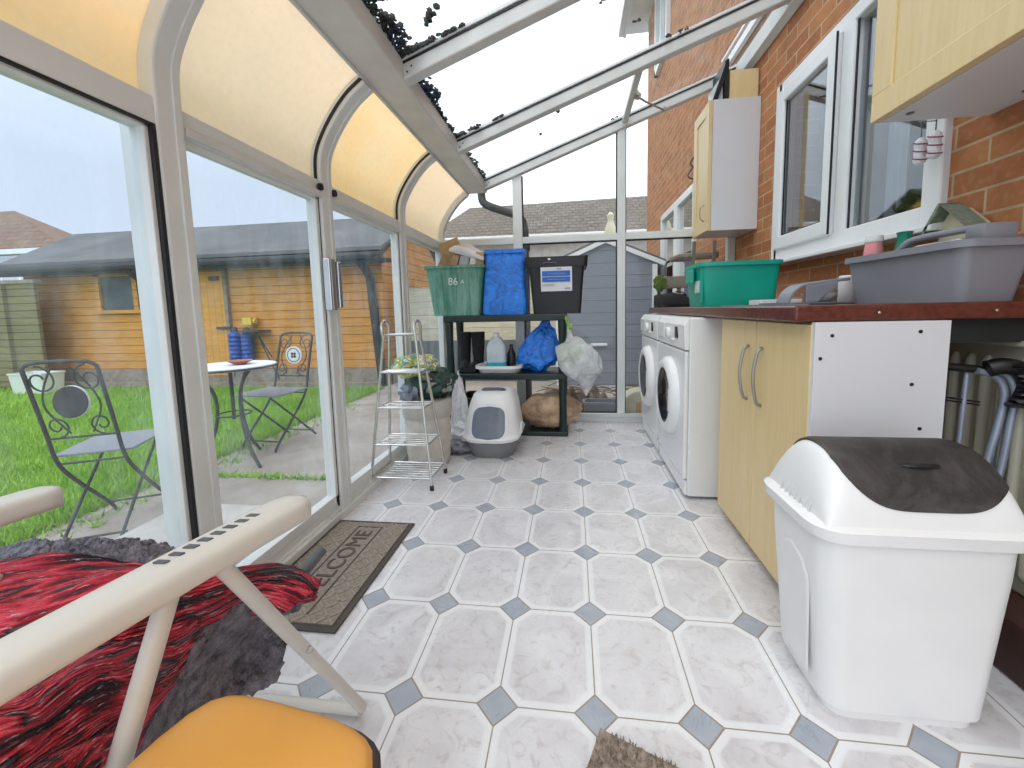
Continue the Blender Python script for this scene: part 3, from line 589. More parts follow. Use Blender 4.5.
struct(put('trim_3', B().box(0.86, 1.42, -1.0, 6.42, 5.42, 5.48).box(0.84, 0.88, -1.0, 6.44, 5.38, 5.56).box(0.76, 0.84, -1.0, 6.44, 5.40, 5.49), 'frame_grey', world_base=False), 'roof soffit and gutter high on the house', 'soffit')
pb = B().box(1.14, 1.198, 2.62, 2.67, 2.2, 5.0); struct(put('trim_4', B().beam((1.17, 1.2, 2.80), (1.17, 2.75, 2.80), 0.03, 0.05).beam((1.17, 1.2, 2.88), (1.17, 2.75, 2.88), 0.02, 0.02), 'upvc'), 'white strip on the brickwork above the conservatory roof', 'trim')
tag(put('hanging_bracket', B().tube(cm([(1.19, 3.2, 2.32), (1.10, 3.2, 2.32), (1.06, 3.2, 2.26), (1.10, 3.2, 2.22), (1.14, 3.2, 2.27), (1.10, 3.2, 2.29)], 5), 0.008, 6).tube([(1.19, 3.2, 2.45), (1.10, 3.2, 2.34)], 0.006, 6).tube(cm([(1.08, 3.2, 2.22), (1.04, 3.2, 2.15), (1.09, 3.2, 2.12), (1.15, 3.2, 2.16), (1.19, 3.2, 2.2)], 5), 0.007, 6), 'iron', smooth=True), 'scrolled iron bracket on the brick wall outside', 'bracket')

# ------------------------------------------------------------------ exterior buildings
sh = thing('log_shed', 'long orange stained timber shed with grey felt roof beyond the lawn', 'shed', (-5.8, 5.8, -0.13))
put('wall', B().box(-8.95, -2.78, 4.75, 7.4, -0.13, 1.80).prism([(-2.9, 4.75, 1.75), (-2.9, 6.1, 2.50), (-2.9, 7.4, 1.75)], (0.12, 0, 0)), 'log', sh)
put('plinth', B().box(-8.8, -2.7, 4.71, 4.76, -0.13, 0.12).box(-2.78, -2.70, 4.72, 7.4, -0.13, 0.12), 'old_wood', sh)
rfb = B().prism([(-8.95, 4.45, 1.76), (-2.62, 4.45, 1.80), (-2.62, 6.1, 2.58), (-9.75, 6.1, 2.56)], (0, 0, 0.05)).prism([(-9.15, 7.8, 1.76), (-2.62, 7.8, 1.80), (-2.62, 6.1, 2.58), (-9.75, 6.1, 2.56)], (0, 0, 0.05)).prism([(-8.95, 4.45, 1.76), (-9.75, 6.1, 2.56), (-9.15, 7.8, 1.76)], (0, 0, 0.04))
put('roof', rfb, 'felt', sh); put('fascia', B().box(-9.1, -2.62, 4.46, 4.50, 1.62, 1.77).box(-9.1, -2.6, 4.5, 4.76, 1.66, 1.70), 'shed_dark', sh)
put('gutter', B().tube([(-9.1, 4.40, 1.70), (-2.6, 4.40, 1.72)], 0.05, 8), 'shed_dark', sh, smooth=True)
for xt, xb in ((-6.62, -6.45), (-2.95, -2.83)): put('downpipe', B().tube([(xt, 4.45, 1.68), (xt+0.02, 4.68, 1.45), (xb, 4.69, -0.1)], 0.06, 8), 'shed_dark', sh, smooth=True)
swn = put('window', B().box(-7.55, -7.48, 4.70, 4.76, 1.06, 1.66).box(-6.1, -6.03, 4.70, 4.76, 1.06, 1.66).box(-7.60, -6.0, 4.68, 4.76, 1.02, 1.07).box(-6.88, -6.80, 4.70, 4.76, 1.06, 1.66).box(-7.55, -6.0, 4.70, 4.76, 1.6, 1.66), 'log', sh); put('pane', B().box(-7.5, -6.05, 4.735, 4.745, 1.06, 1.62), 'grey_dark', swn)
sd = put('door', B().box(-5.75, -5.30, 4.70, 4.76, 0.02, 1.62), 'door_board', sh, bev=0.004); put('door_trim', B().box(-5.30, -5.24, 4.69, 4.76, 0.0, 1.64), 'old_wood', sd); put('latch', B().box(-5.45, -5.22, 4.67, 4.70, 0.74, 0.78), 'iron', sd); put('latch', B().box(-5.5, -5.35, 4.66, 4.70, 1.48, 1.54), 'iron', sd)
tag(put('wall_shelf', B().box(-4.95, -4.60, 4.48, 4.74, 0.70, 0.72).tube([(-4.66, 4.52, 0.70), (-4.62, 4.74, 0.30)], 0.01, 5).tube([(-4.66, 4.52, 0.7), (-4.50, 4.72, -0.05)], 0.012, 5), 'iron'), 'small dark shelf fixed on the orange shed wall', 'shelf')
tag(put('wall_box', B().box(-4.95, -4.80, 4.60, 4.745, 0.80, 0.91).lathe([(0.01, 0), (0.04, 0.0), (0.04, 0.04), (0.01, 0.04)], (-4.80, 4.66, 0.855), 10, axis='x'), 'yellow', bev=0.01), 'small orange box fixed on shed wall above the shelf', 'box')
for i, x in enumerate((-5.12, -4.92)):
    o = thing('hanging_bundle', ('blue ribbed bundle hanging on shed wall, the one beside the door', 'blue ribbed bundle hanging on shed wall, the one below the orange box')[i], 'bundle', (x, 4.66, 0.25), 0, 'blue bundles on the shed')
    put('body', B().lathe([(0.06, 0.0)]+[(0.075+0.014*(k % 2), 0.015+0.032*k) for k in range(13)]+[(0.04, 0.43)], (x, 4.64, 0.27), 12), 'blue', o, smooth=True)
    put('cap', B().lathe([(0.045, 0.44), (0.045, 0.47), (0.02, 0.50)], (x, 4.64, 0.27), 10), 'iron', o, smooth=True)
# white trough, fence
fn_ = thing('fence_panel', 'olive overlapping board fence panel left of the shed', 'fence', (-9.5, 4.35, -0.13))
put('boards', B().box(-12.5, -8.12, 4.33, 4.37, -0.1, 1.5), 'fence', fn_); put('capping', B().box(-12.5, -8.07, 4.30, 4.40, 1.5, 1.55), 'old_wood', fn_); 
for x in (-8.7, -10.4): put('batten', B().box(x, x+0.07, 4.28, 4.33, -0.1, 1.5), 'fence', fn_)
tag(put('trough', B().tub((-7.95, 4.12, -0.13), 0.58, 0.3, 0.55, 0.25, 0.3), 'white_plastic', smooth=True), 'long white plastic trough at foot of the fence', 'trough')
tag(put('kerb_board', B().box(-12, -2.75, 4.42, 4.5, -0.16, -0.04), 'old_wood'), 'low weathered board edging the lawn before the shed', 'edging')
nh = thing('neighbour_house', 'far house with brown hipped roof behind the fence', 'house', (-19, 14, -0.2))
put('wall', B().box(-30, -19.4, 12.3, 18, -0.2, 3.62), 'cream_board', nh); put('roof', B().prism([(-30, 12.0, 3.55), (-18.6, 12.0, 3.55), (-23.6, 14, 5.5), (-30, 14, 5.5)], (0, 0, 0.1)).prism([(-18.6, 12.0, 3.55), (-22.0, 18, 3.55), (-23.6, 14, 5.5)], (0, 0, 0.1)), 'roof_tile_red', nh)
put('fascia', B().box(-30, -18.6, 11.95, 12.02, 3.42, 3.60), 'frame', nh); nw = put('window', B().box(-22.6, -20.9, 12.2, 12.32, 2.2, 3.4), 'upvc', nh); put('pane', B().box(-22.5, -21.8, 12.17, 12.2, 2.3, 3.3).box(-21.7, -21.0, 12.17, 12.2, 2.3, 3.3), 'glass_house', nw)
gh = thing('tiled_outbuilding', 'long outbuilding with grey brown tiled roof beyond the end wall', 'building', (-0.5, 8.8, -0.2))
put('wall', B().box(-3.2, 3, 8.2, 11, -0.2, 2.55), 'stone', gh); put('roof', B().prism([(-3.35, 8.0, 2.50), (3.2, 8.0, 2.50), (3.2, 9.2, 3.50), (-2.55, 9.2, 3.42)], (0, 0, 0.06)).prism([(-3.35, 8.0, 2.5), (-2.55, 9.2, 3.42), (-3.35, 11, 2.5)], (0, 0, 0.05)), 'roof_tile', gh); put('gutter', B().tube([(-3.4, 7.96, 2.5), (3.2, 7.96, 2.5)], 0.05, 8), 'frame_grey', gh, smooth=True)
tag(put('bird_feeder', B().lathe([(0.02, 0), (0.10, 0.02), (0.12, 0.15), (0.08, 0.28), (0.05, 0.36), (0.07, 0.46), (0.02, 0.52)], (0.70, 7.2, 2.24), 10).box(0.68, 0.72, 7.18, 7.22, -0.2, 2.26), 'cream', smooth=True), 'pale bird feeder shape on a post before the tiled roof', 'ornament')
gs = thing('garden_shed', 'blue grey clad shed with white gable edges just outside the end glass', 'shed', (0.4, 5.2, -0.12))
put('wall', B().prism([(-0.25, 4.7, -0.12), (1.05, 4.7, -0.12), (1.05, 4.7, 1.52), (0.40, 4.7, 1.80), (-0.25, 4.7, 1.52)], (0, 1.4, 0)), 'clad', gs)
put('barge_board', B().beam((-0.36, 4.67, 1.50), (0.41, 4.67, 1.83), 0.05, 0.055).beam((0.39, 4.67, 1.83), (1.16, 4.67, 1.50), 0.05, 0.055), 'upvc', gs); put('corner_trim', B().box(1.01, 1.07, 4.67, 4.70, -0.12, 1.5), 'upvc', gs); put('corner_trim', B().box(-0.27, -0.21, 4.67, 4.70, -0.12, 1.5), 'upvc', gs)
put('roof', B().prism([(-0.38, 4.66, 1.52), (0.40, 4.66, 1.86), (0.40, 6.2, 1.86), (-0.38, 6.2, 1.52)], (0, 0, 0.03)).prism([(1.18, 4.66, 1.52), (0.40, 4.66, 1.86), (0.40, 6.2, 1.86), (1.18, 6.2, 1.52)], (0, 0, 0.03)), 'felt', gs)
put('handle', B().box(0.20, 0.42, 4.66, 4.70, 0.42, 0.46).box(0.2, 0.42, 4.64, 4.66, 0.43, 0.45), 'upvc', gs, bev=0.004)
bw_ = thing('side_wall', 'low cream boarded wall beyond the shelves', 'wall', (-1.4, 5.0, -0.12)); put('boards', B().box(-2.55, -0.42, 5.0, 5.2, 0.5, 1.30), 'cream_board', bw_); put('base', B().box(-2.55, -0.42, 4.99, 5.21, -0.12, 0.5), 'grey_dark', bw_)
tag(put('drain_pipe', B().tube(cm([(-0.83, 2.72, 2.02), (-0.82, 2.72, 1.90), (-0.76, 2.72, 1.85), (-0.60, 2.72, 1.79), (-0.50, 2.72, 1.75), (-0.455, 2.72, 1.66), (-0.45, 2.72, 1.5)], 5)+[Vector((-0.45, 2.72, -0.1))], 0.034, 12).lathe([(0.038, 0), (0.042, 0.0), (0.042, 0.08), (0.038, 0.08)], (-0.45, 2.72, 1.45), 12), 'iron', smooth=True), 'dark grey rain downpipe bending outside the end glass', 'pipe')
# clutter outside the end wall
db = B(); 
for k in range(26): x = random.uniform(-0.3, 0.75); y = random.uniform(2.95, 3.7); db.blob((x, y, -0.06), (random.uniform(.05, .13), random.uniform(.05, .1), random.uniform(.04, .20)), 0.35, 7, 2, k)
for k in range(45): x = random.uniform(-0.3, 0.75); y = random.uniform(2.85, 3.4); z = random.uniform(0.0, 0.16); a = random.uniform(-0.6, 0.6); db.tube([(x-0.12, y, z), (x, y+0.02, z+a*0.08+0.02), (x+0.12, y+a*0.1, z+a*0.1)], 0.005, 4)
tag(put('garden_rubble', db, 'soil', smooth=True), 'brown heap of twigs and rubble outside the end glass', 'rubble', kind='stuff')
tag(put('planter', B().tub((0.20, 2.66, -0.12), 0.30, 0.15, 0.27, 0.13, 0.25), 'grey_plastic', smooth=True), 'grey trough planter outside at foot of end glass', 'planter')
tag(put('plant_pot', B().lathe([(0.05, 0), (0.07, 0.12), (0.075, 0.12), (0.075, 0.15), (0.06, 0.15), (0.05, 0.02)], (0.0, 2.72, -0.12), 14), 'grey_dark', smooth=True), 'dark round pot outside between orange toy and grey planter', 'pot')
tag(put('toy_ball', B().blob((-0.01, 2.58, -0.01), (0.055, 0.04, 0.11), 0.3, 7, 3, 4), 'orange', smooth=True), 'orange crumpled object outside near the shelf foot', 'toy')
hp = thing('hose_reel', 'cream round hose reel case outside right of the end post', 'hose reel', (0.52, 2.72, -0.12))
put('case', B().lathe([(0.05, 0), (0.16, 0.01), (0.18, 0.04), (0.18, 0.12), (0.16, 0.15), (0.05, 0.16)], (0.53, 2.62, 0.06), 20, axis='y'), 'cream', hp, smooth=True); put('front_plate', B().box(0.49, 0.62, 2.60, 2.63, 0.0, 0.14), 'skin', hp, bev=0.01)
# weathered timber frame leaning outside
lf = thing('wooden_trestle', 'weathered mossy wooden frame outside behind the teal crate', 'frame', (0.98, 2.75, -0.12))
put('rail', B().tube([(0.78, 2.72, 1.33), (0.86, 2.72, 1.345), (1.16, 2.72, 1.36)], [0.02, 0.034, 0.030], 8), 'old_wood', lf, smooth=True); put('rail', B().beam((0.72, 2.74, 1.14), (1.16, 2.74, 1.15), 0.06, 0.10), 'old_wood', lf, bev=0.008)
put('upright', B().beam((0.90, 2.70, -0.12), (0.965, 2.70, 1.47), 0.028, 0.028, (1, 0, 0)), 'old_wood', lf); put('upright', B().beam((1.09, 2.70, -0.12), (1.125, 2.70, 1.47), 0.028, 0.028, (1, 0, 0)), 'old_wood', lf); put('upright', B().beam((0.80, 2.74, 0.0), (0.86, 2.74, 1.1), 0.03, 0.03, (1, 0, 0)), 'old_wood', lf)
put('moss', B().blob((0.71, 2.74, 1.14), (0.06, 0.05, 0.065), 0.3, 9, 3), 'moss', lf, smooth=True)

# ------------------------------------------------------------------ bistro set
def scroll(cx, cz, r, turns, start, y, flip=1):
    out = []
    for k in range(22):
        t = k/21; a = start+flip*turns*2*PI*t; rr = r*(1-0.72*t); out.append((cx+rr*math.cos(a), y(cz+rr*math.sin(a)), cz+rr*math.sin(a)))
    return out
def disc(b, c, r, t, n=28): # disc facing +-y
    return b.lathe([(0.001, -t/2), (r, -t/2), (r, t/2), (0.001, t/2)], c, n, axis='y')
def bistro(label, loc, rot, scl):
    o = thing('bistro_chair', label, 'chair', loc, rot, 'folding bistro chairs on the patio')
    hw = 0.158; yb = lambda z: -0.02-0.26*(z-0.45)
    for s in (-1, 1):
        put('back_leg', B().tube(cm([(s*hw, yb(0.90), 0.90), (s*hw, yb(0.6), 0.60), (s*hw, -0.01, 0.42), (s*hw, 0.10, 0.28), (s*hw, 0.30, 0.08), (s*hw, 0.36, 0.0)], 5), 0.0095, 8), 'iron', o, smooth=True, local=True)
        put('front_leg', B().tube([(s*(hw-0.02), 0.34, 0.435), (s*(hw-0.02), 0.12, 0.23), (s*(hw-0.02), -0.12, 0.0)], 0.0085, 8), 'iron', o, smooth=True, local=True)
    for cy_, cz_ in ((0.31, 0.07), (-0.07, 0.05), (0.0, 0.41)): put('crossbar', B().tube([(-hw, cy_, cz_), (hw, cy_, cz_)], 0.006, 6), 'iron', o, local=True)
    put('seat', B().prism([(-0.19, 0.0, 0.445), (0.19, 0.0, 0.445), (0.205, 0.36, 0.445), (-0.205, 0.36, 0.445)], (0, 0, 0.012)), 'grey_plastic', o, bev=0.004, local=True)
    bk = B().tube(cm([(-hw, yb(0.90), 0.90), (-0.1, yb(0.925)-0.0, 0.925), (0.1, yb(0.925), 0.925), (hw, yb(0.90), 0.90)], 6), 0.009, 8).tube([(-hw, yb(0.55), 0.55), (hw, yb(0.55), 0.55)], 0.006, 6)
    for s in (-1, 1):
        bk.tube(scroll(s*0.105, 0.84, 0.07, 1.2, PI/2, yb, s), 0.0045, 6).tube(scroll(s*0.10, 0.61, 0.055, 1.2, -PI/2, yb, -s), 0.0045, 6)
        bk.tube(cm([(s*0.04, yb(0.90), 0.90), (s*0.10, yb(0.80), 0.80), (s*0.12, yb(0.70), 0.70), (s*0.05, yb(0.57), 0.57)], 5), 0.0045, 6)
    put('back_scrolls', bk, 'iron', o, smooth=True, local=True)
    c = (0, yb(0.73), 0.73); d = put('medallion', disc(B(), c, 0.078, 0.012), 'white_plastic', o, smooth=True, local=True)
    put('medallion_back', disc(B(), (0, c[1]-0.009, 0.73), 0.076, 0.006), 'iron', d, local=True)
    mo = B()
    for k in range(20): a = 2*PI*k/20; mo.lathe([(0.0005, 0), (0.0075, 0), (0.0075, 0.002), (0.0005, 0.002)], (0.060*math.cos(a), c[1]+0.0062, 0.73+0.060*math.sin(a)), 5, axis='y')
    for k in range(4): a = 2*PI*k/4+PI/4; mo.lathe([(0.0005, 0), (0.013, 0), (0.013, 0.002), (0.0005, 0.002)], (0.018*math.cos(a), c[1]+0.0062, 0.73+0.018*math.sin(a)), 6, axis='y')
    put('mosaic', mo, 'iron', d, local=True)
    o.scale = scl; return o
bistro('iron folding bistro chair seen from behind, left of the sliding door post', (-2.31, 0.73, -0.12), math.radians(27), (0.78, 1, 0.95))
bistro('iron folding bistro chair with white mosaic disc facing camera, beyond the table', (-2.47, 2.27, -0.12), math.radians(176), (1, 1, 0.97))
bt = thing('bistro_table', 'round white topped bistro table on curved iron legs', 'table', (-2.47, 1.70, -0.12))
put('tabletop', B().lathe([(0.01, 0.690), (0.285, 0.690), (0.292, 0.70), (0.285, 0.712), (0.01, 0.712)], (-2.47, 1.70, -0.12), 40), 'paper', bt, smooth=True)
put('rim', B().tube([(-2.47+0.292*math.cos(a), 1.70+0.292*math.sin(a), 0.58) for a in np.linspace(0, 2*PI, 40)[:-1]], 0.008, 6, closed=True), 'iron', bt, smooth=True)
for k in range(3):
    a = math.radians(-20+120*k); pr = [(0.24, 0.69), (0.16, 0.62), (0.10, 0.50), (0.10, 0.32), (0.16, 0.14), (0.27, 0.0)]
    put('leg', B().tube(cm([(-2.47+r*math.cos(a), 1.70+r*math.sin(a), z-0.12) for r, z in pr], 6), 0.011, 8), 'iron', bt, smooth=True)
put('ring', B().tube([(-2.47+0.105*math.cos(a), 1.70+0.105*math.sin(a), 0.24) for a in np.linspace(0, 2*PI, 24)[:-1]], 0.006, 6, closed=True).tube([(-2.47, 1.70, 0.56), (-2.47, 1.70, 0.2)], 0.012, 8), 'iron', bt, smooth=True)
tag(put('saucer', B().lathe([(0.03, 0), (0.075, 0.025), (0.08, 0.03), (0.068, 0.03), (0.03, 0.012)], (-2.42, 1.74, 0.592), 20), 'terracotta', smooth=True), 'terracotta saucer on the bistro table', 'saucer')
tag(put('door_step', B().box(-2.12, -1.50, 0.40, 0.98, -0.12, -0.05), 'stone', bev=0.015), 'pale stone step outside the sliding door', 'step')
tag(put('timber_offcut', B().beam((-1.46, 0.30, -0.09), (-1.40, 0.80, -0.09), 0.08, 0.06), 'old_wood', bev=0.006), 'dark timber offcut on the patio by the step', 'timber')

# ------------------------------------------------------------------ washing machines
def washer(y0, label):
    w0 = 0.58; o = thing('washing_machine', label, 'washing machine', (0.75, y0+w0/2, 0), 0, 'white washing machines under the worktop')
    put('body', B().box(0.500, 1.06, y0, y0+w0, 0.015, 0.885), 'white_enamel', o, bev=0.008)
    put('front_panel', B().box(0.480, 0.500, y0+0.004, y0+w0-0.004, 0.10, 0.725), 'white_enamel', o, bev=0.008)
    put('kick_plate', B().box(0.488, 0.500, y0+0.004, y0+w0-0.004, 0.02, 0.092), 'white_plastic', o, bev=0.004)
    cp = put('control_panel', B().prism([(0.480, y0+0.003, 0.732), (0.500, y0+0.003, 0.732), (0.500, y0+0.003, 0.882), (0.492, y0+0.003, 0.882), (0.472, y0+0.003, 0.85)], (0, w0-0.006, 0)), 'white_plastic', o, bev=0.006)
    put('dial', B().lathe([(0.002, -0.014), (0.026, -0.012), (0.030, 0.0), (0.030, 0.006)], (0.470, y0+0.30, 0.80), 20, axis='x'), 'white_enamel', cp, smooth=True)
    put('display', B().box(0.4705, 0.476, y0+0.12, y0+0.165, 0.782, 0.838), 'black', cp); put('drawer', B().box(0.468, 0.478, y0+0.40, y0+0.565, 0.765, 0.85), 'white_enamel', cp, bev=0.004)
    for k in range(3): put('button', B().lathe([(0.002, -0.006), (0.008, -0.005), (0.008, 0.004)], (0.473, y0+0.20+0.022*k-0.0, 0.768), 10, axis='x'), 'white_enamel', cp, smooth=True)
    cy, cz = y0+w0/2, 0.46
    dr = put('door', B().lathe([(0.150, -0.040), (0.165, -0.044), (0.19, -0.038), (0.21, -0.018), (0.212, 0.0), (0.15, 0.0), (0.150, -0.040)], (0.482, cy, cz), 44, axis='x', cap=False), 'white_plastic', o, smooth=True)
    put('door_glass', B().lathe([(0.001, -0.024), (0.09, -0.030), (0.135, -0.036), (0.151, -0.037), (0.151, -0.033), (0.09, -0.027), (0.001, -0.021)], (0.482, cy, cz), 40, axis='x', cap=False), 'smoked', dr, smooth=True)
    put('drum', B().lathe([(0.001, -0.004), (0.10, -0.004), (0.148, -0.010), (0.149, -0.002), (0.001, -0.002)], (0.482, cy, cz), 30, axis='x'), 'steel', dr); 
    put('door_handle', B().box(0.438, 0.450, cy-0.165, cy-0.13, cz-0.06, cz+0.06), 'white_plastic', dr, bev=0.006)
    return o
washer(1.10, 'white front loading washing machine beside the beech cupboard')
washer(1.72, 'white front loading washing machine furthest from the camera by end glass')

# ------------------------------------------------------------------ base cupboard and worktop
bc = thing('base_cupboard', 'low beech cupboard with two arch handled doors and white end panel', 'cupboard', (0.77, 0.64, 0))
put('carcass', B().box(0.622, 0.915, 0.335, 0.985, 0.07, 0.885).box(0.66, 0.90, 0.34, 0.98, 0.0, 0.07), 'beech', bc)
put('end_panel', B().box(0.603, 0.928, 0.312, 0.330, 0.0, 0.888), 'panel_white', bc, bev=0.001)
put('filler_strip', B().box(0.66, 0.675, 0.987, 1.095, 0.02, 0.885), 'beech', bc)
for k, (a, c, hy) in enumerate(((0.325, 0.652, 0.60), (0.656, 0.985, 0.71))):
    d = put('door', B().box(0.600, 0.620, a, c, 0.045, 0.882), 'beech', bc, bev=0.003)
    put('handle', B().tube(cm([(0.600, hy, 0.59), (0.582, hy, 0.605), (0.570, hy, 0.69), (0.582, hy, 0.775), (0.600, hy, 0.79)], 6), [0.006]*25, 8), 'steel', d, smooth=True)
sc = B()
for x, z in ((0.645, 0.852), (0.857, 0.860), (0.618, 0.79), (0.845, 0.72), (0.872, 0.60)): sc.lathe([(0.001, -0.002), (0.005, -0.0015), (0.005, 0.001)], (x, 0.312, z), 8, axis='y')
put('screw_hole', sc, 'black', bc)
wt = thing('worktop', 'dark mahogany laminate worktop running over cupboard and washing machines', 'worktop', (0.88, 1.38, 0.89))
put('slab', B().box(0.556, 1.196, 0.325, 2.43, 0.8895, 0.934), 'worktop', wt, bev=0.008, seg=3)
put('shade_strip', B().box(0.93, 1.195, 0.36, 0.38, 0.825, 0.889), 'black_matt', wt)  # matt black strip added in place of the shadow under the worktop end
put('screw_cap', B().lathe([(0.001, -0.003), (0.004, -0.002), (0.004, 0.001)], (0.765, 0.325, 0.912), 8, axis='y').lathe([(0.001, -0.003), (0.004, -0.002), (0.004, 0.001)], (1.04, 0.325, 0.912), 8, axis='y'), 'chrome', wt)
tag(put('white_bottle', B().lathe([(0.03, 0), (0.035, 0.02), (0.035, 0.14), (0.015, 0.17), (0.015, 0.19)], (0.75, 1.045, 0.0), 16).lathe([(0.02, 0.2), (0.03, 0.22), (0.028, 0.33), (0.01, 0.38)], (0.72, 1.05, 0.0), 16), 'white_plastic', smooth=True), 'white bottle in the gap between cupboard and washing machine', 'bottle')

# radiator
rd = thing('radiator', 'cream ribbed radiator on the brick wall under the worktop', 'radiator', (1.14, 0.1, 0.2))
rb = B().box(1.155, 1.185, -0.55, 0.62, 0.14, 0.82)
for k in range(24): y = -0.52+0.049*k; rb.tube([(1.154, y, 0.18), (1.152, y, 0.20), (1.152, y, 0.76), (1.154, y, 0.78)], [0.006, 0.015, 0.015, 0.006], 8)
put('panel', rb, 'radiator', rd, bev=0.006, smooth=True); put('top_grille', B().box(1.135, 1.19, -0.56, 0.63, 0.812, 0.828), 'radiator', rd, bev=0.003)
put('valve', B().lathe([(0.012, 0), (0.02, 0.01), (0.02, 0.06), (0.012, 0.07)], (1.14, 0.665, 0.12), 12).tube([(1.14, 0.665, 0.12), (1.14, 0.665, 0.0)], 0.008, 8), 'white_plastic', rd, smooth=True)

# folded trolley frame behind the bin
tr = thing('folding_trolley', 'folded grey tube walking frame with black grips behind the bin', 'walking frame', (0.97, 0.24, 0))
def TT(pts, r, y, mt, nm, n=10): return put(nm, B().tube(cm([(x, y, z) for x, z in pts], 5), r, n), mt, tr, smooth=True)
TT([(1.005, 0.0), (1.018, 0.40), (1.027, 0.74)], 0.007, 0.375, 'tube_blue', 'leg')
TT([(1.02, 0.0), (1.05, 0.35), (1.073, 0.507), (1.091, 0.608), (1.098, 0.686), (1.078, 0.731), (1.03, 0.75)], 0.009, 0.35, 'tube_blue', 'leg')
TT([(1.06, 0.0), (1.085, 0.35), (1.104, 0.494), (1.114, 0.608), (1.118, 0.692), (1.095, 0.74), (1.05, 0.758)], 0.009, 0.345, 'tube_blue', 'leg')
TT([(1.09, 0.0), (1.105, 0.35), (1.115, 0.62)], 0.007, 0.375, 'tube_blue', 'leg')
put('grip_bar', B().tube([(0.93, 0.38, 0.764), (1.045, 0.36, 0.752)], 0.011, 10), 'black', tr, smooth=True)
put('cross_wire', B().tube([(0.93, 0.38, 0.680), (1.06, 0.37, 0.660)], 0.003, 6), 'black', tr); put('cross_wire', B().tube([(0.93, 0.38, 0.672), (1.06, 0.37, 0.652)], 0.0025, 6), 'black', tr)
gb = B().tube(cm([(1.045, 0.345, 0.755), (1.08, 0.335, 0.765), (1.115, 0.33, 0.752), (1.132, 0.33, 0.712), (1.122, 0.335, 0.655)], 6), [0.010]+[0.022]*23+[0.012], 12)
for k in range(9): gb.blob((1.10+0.035*math.sin(k*0.36), 0.322, 0.768-0.013*k), (0.030, 0.02, 0.009), 0.2, 6, 2, k)
put('hand_grip', gb, 'black', tr, smooth=True)
tag(put('wooden_board', B().box(1.02, 1.14, -0.2, 0.32, 0.0, 0.15), 'maroon_board', bev=0.01), 'dark brown board on floor at foot of the brick wall', 'board')

# ------------------------------------------------------------------ swing bin
def rr_loop(cx, cy, w, d, z, r, n=6):
    out = []
    for qx, qy, a0 in ((w/2-r, d/2-r, 0), (-w/2+r, d/2-r, 90), (-w/2+r, -d/2+r, 180), (w/2-r, -d/2+r, 270)):
        for k in range(n): a = math.radians(a0+k*90/(n-1)); out.append((cx+qx+r*math.cos(a), cy+qy+r*math.sin(a), z))
    return out
def loft(b, loops, cap=True):
    R = [[b.b.verts.new(p) for p in l] for l in loops]; n = len(R[0])
    for A, C in zip(R, R[1:]):
        for k in range(n): b.b.faces.new((A[k], A[(k+1) % n], C[(k+1) % n], C[k]))
    if cap: b.b.faces.new(R[0][::-1]); b.b.faces.new(R[-1])
    return b
sb = thing('swing_bin', 'large white plastic swing bin with scuffed dark flap lid', 'bin', (0.675, 0.18, 0))
BX, BY = 0.682, 0.16
put('body', loft(B(), [rr_loop(BX, BY, 0.305, 0.215, 0.0, 0.04), rr_loop(BX, BY, 0.305, 0.215, 0.022, 0.04), rr_loop(BX, BY, 0.330, 0.235, 0.026, 0.045), rr_loop(BX, BY, 0.385, 0.258, 0.36, 0.05), rr_loop(BX, BY, 0.392, 0.262, 0.45, 0.05)]), 'white_plastic', sb, smooth=True)
put('side_recess', loft(B(), [[(0.506, 0.10, 0.06), (0.506, 0.22, 0.06), (0.494, 0.23, 0.30), (0.490, 0.205, 0.345), (0.489, 0.16, 0.36), (0.490, 0.115, 0.345), (0.494, 0.09, 0.30)], [(0.5035, 0.105, 0.065), (0.5035, 0.215, 0.065), (0.491, 0.222, 0.30), (0.487, 0.20, 0.338), (0.486, 0.16, 0.352), (0.487, 0.12, 0.338), (0.491, 0.098, 0.30)]]), 'white_plastic', sb)
put('rim', loft(B(), [rr_loop(BX, BY, 0.39, 0.265, 0.437, 0.05), rr_loop(BX, BY, 0.425, 0.29, 0.434, 0.06), rr_loop(BX, BY, 0.436, 0.297, 0.461, 0.06), rr_loop(BX, BY, 0.405, 0.272, 0.468, 0.05)]), 'white_plastic', sb, smooth=True)
def dz(x, y):
    ex = min(1.0, max(0.0, (0.193-abs(x-BX))/0.055)); ey = max(0.0, 1-abs((y-BY)/0.131)**2.4); return 0.458+0.150*((1-(1-ex)**2.2)**0.5)*(ey**0.62)
G = []
for i in range(45):
    x = BX-0.193+0.386*(0.5-0.5*math.cos(PI*i/44)); row = []
    for j in range(35):
        y = BY-0.131+0.262*(0.5-0.5*math.cos(PI*j/34)); row.append(Vector((x, y, dz(x, y))))
    G.append(row)
put('dome', B().grid(G), 'white_plastic', sb, smooth=True, solid=0.003)
F = []; FX = BX+0.014
for i in range(41):
    q = -1+2*i/40; x = FX+0.167*q; ss = (max(0.0, 1-abs(q)**4.5))**0.5; row = []
    for j in range(25):
        yy_ = -0.1245+0.235*j/24; y = BY+(yy_*(0.50+0.50*ss) if yy_ < 0 else yy_*(0.8+0.2*ss)); row.append(Vector((x, y, dz(x, y)+0.005)))
    F.append(row)
fp = put('flap', B().grid(F), 'lid', sb, smooth=True, solid=0.005)
put('finger_dent', B().lathe([(0.001, 0), (0.036, 0.001), (0.040, 0.0), (0.036, 0.003), (0.001, 0.004)], (BX+0.015, BY-0.080, dz(BX, BY-0.080)+0.008), 20, 1, 0.3), 'black', fp, smooth=True)
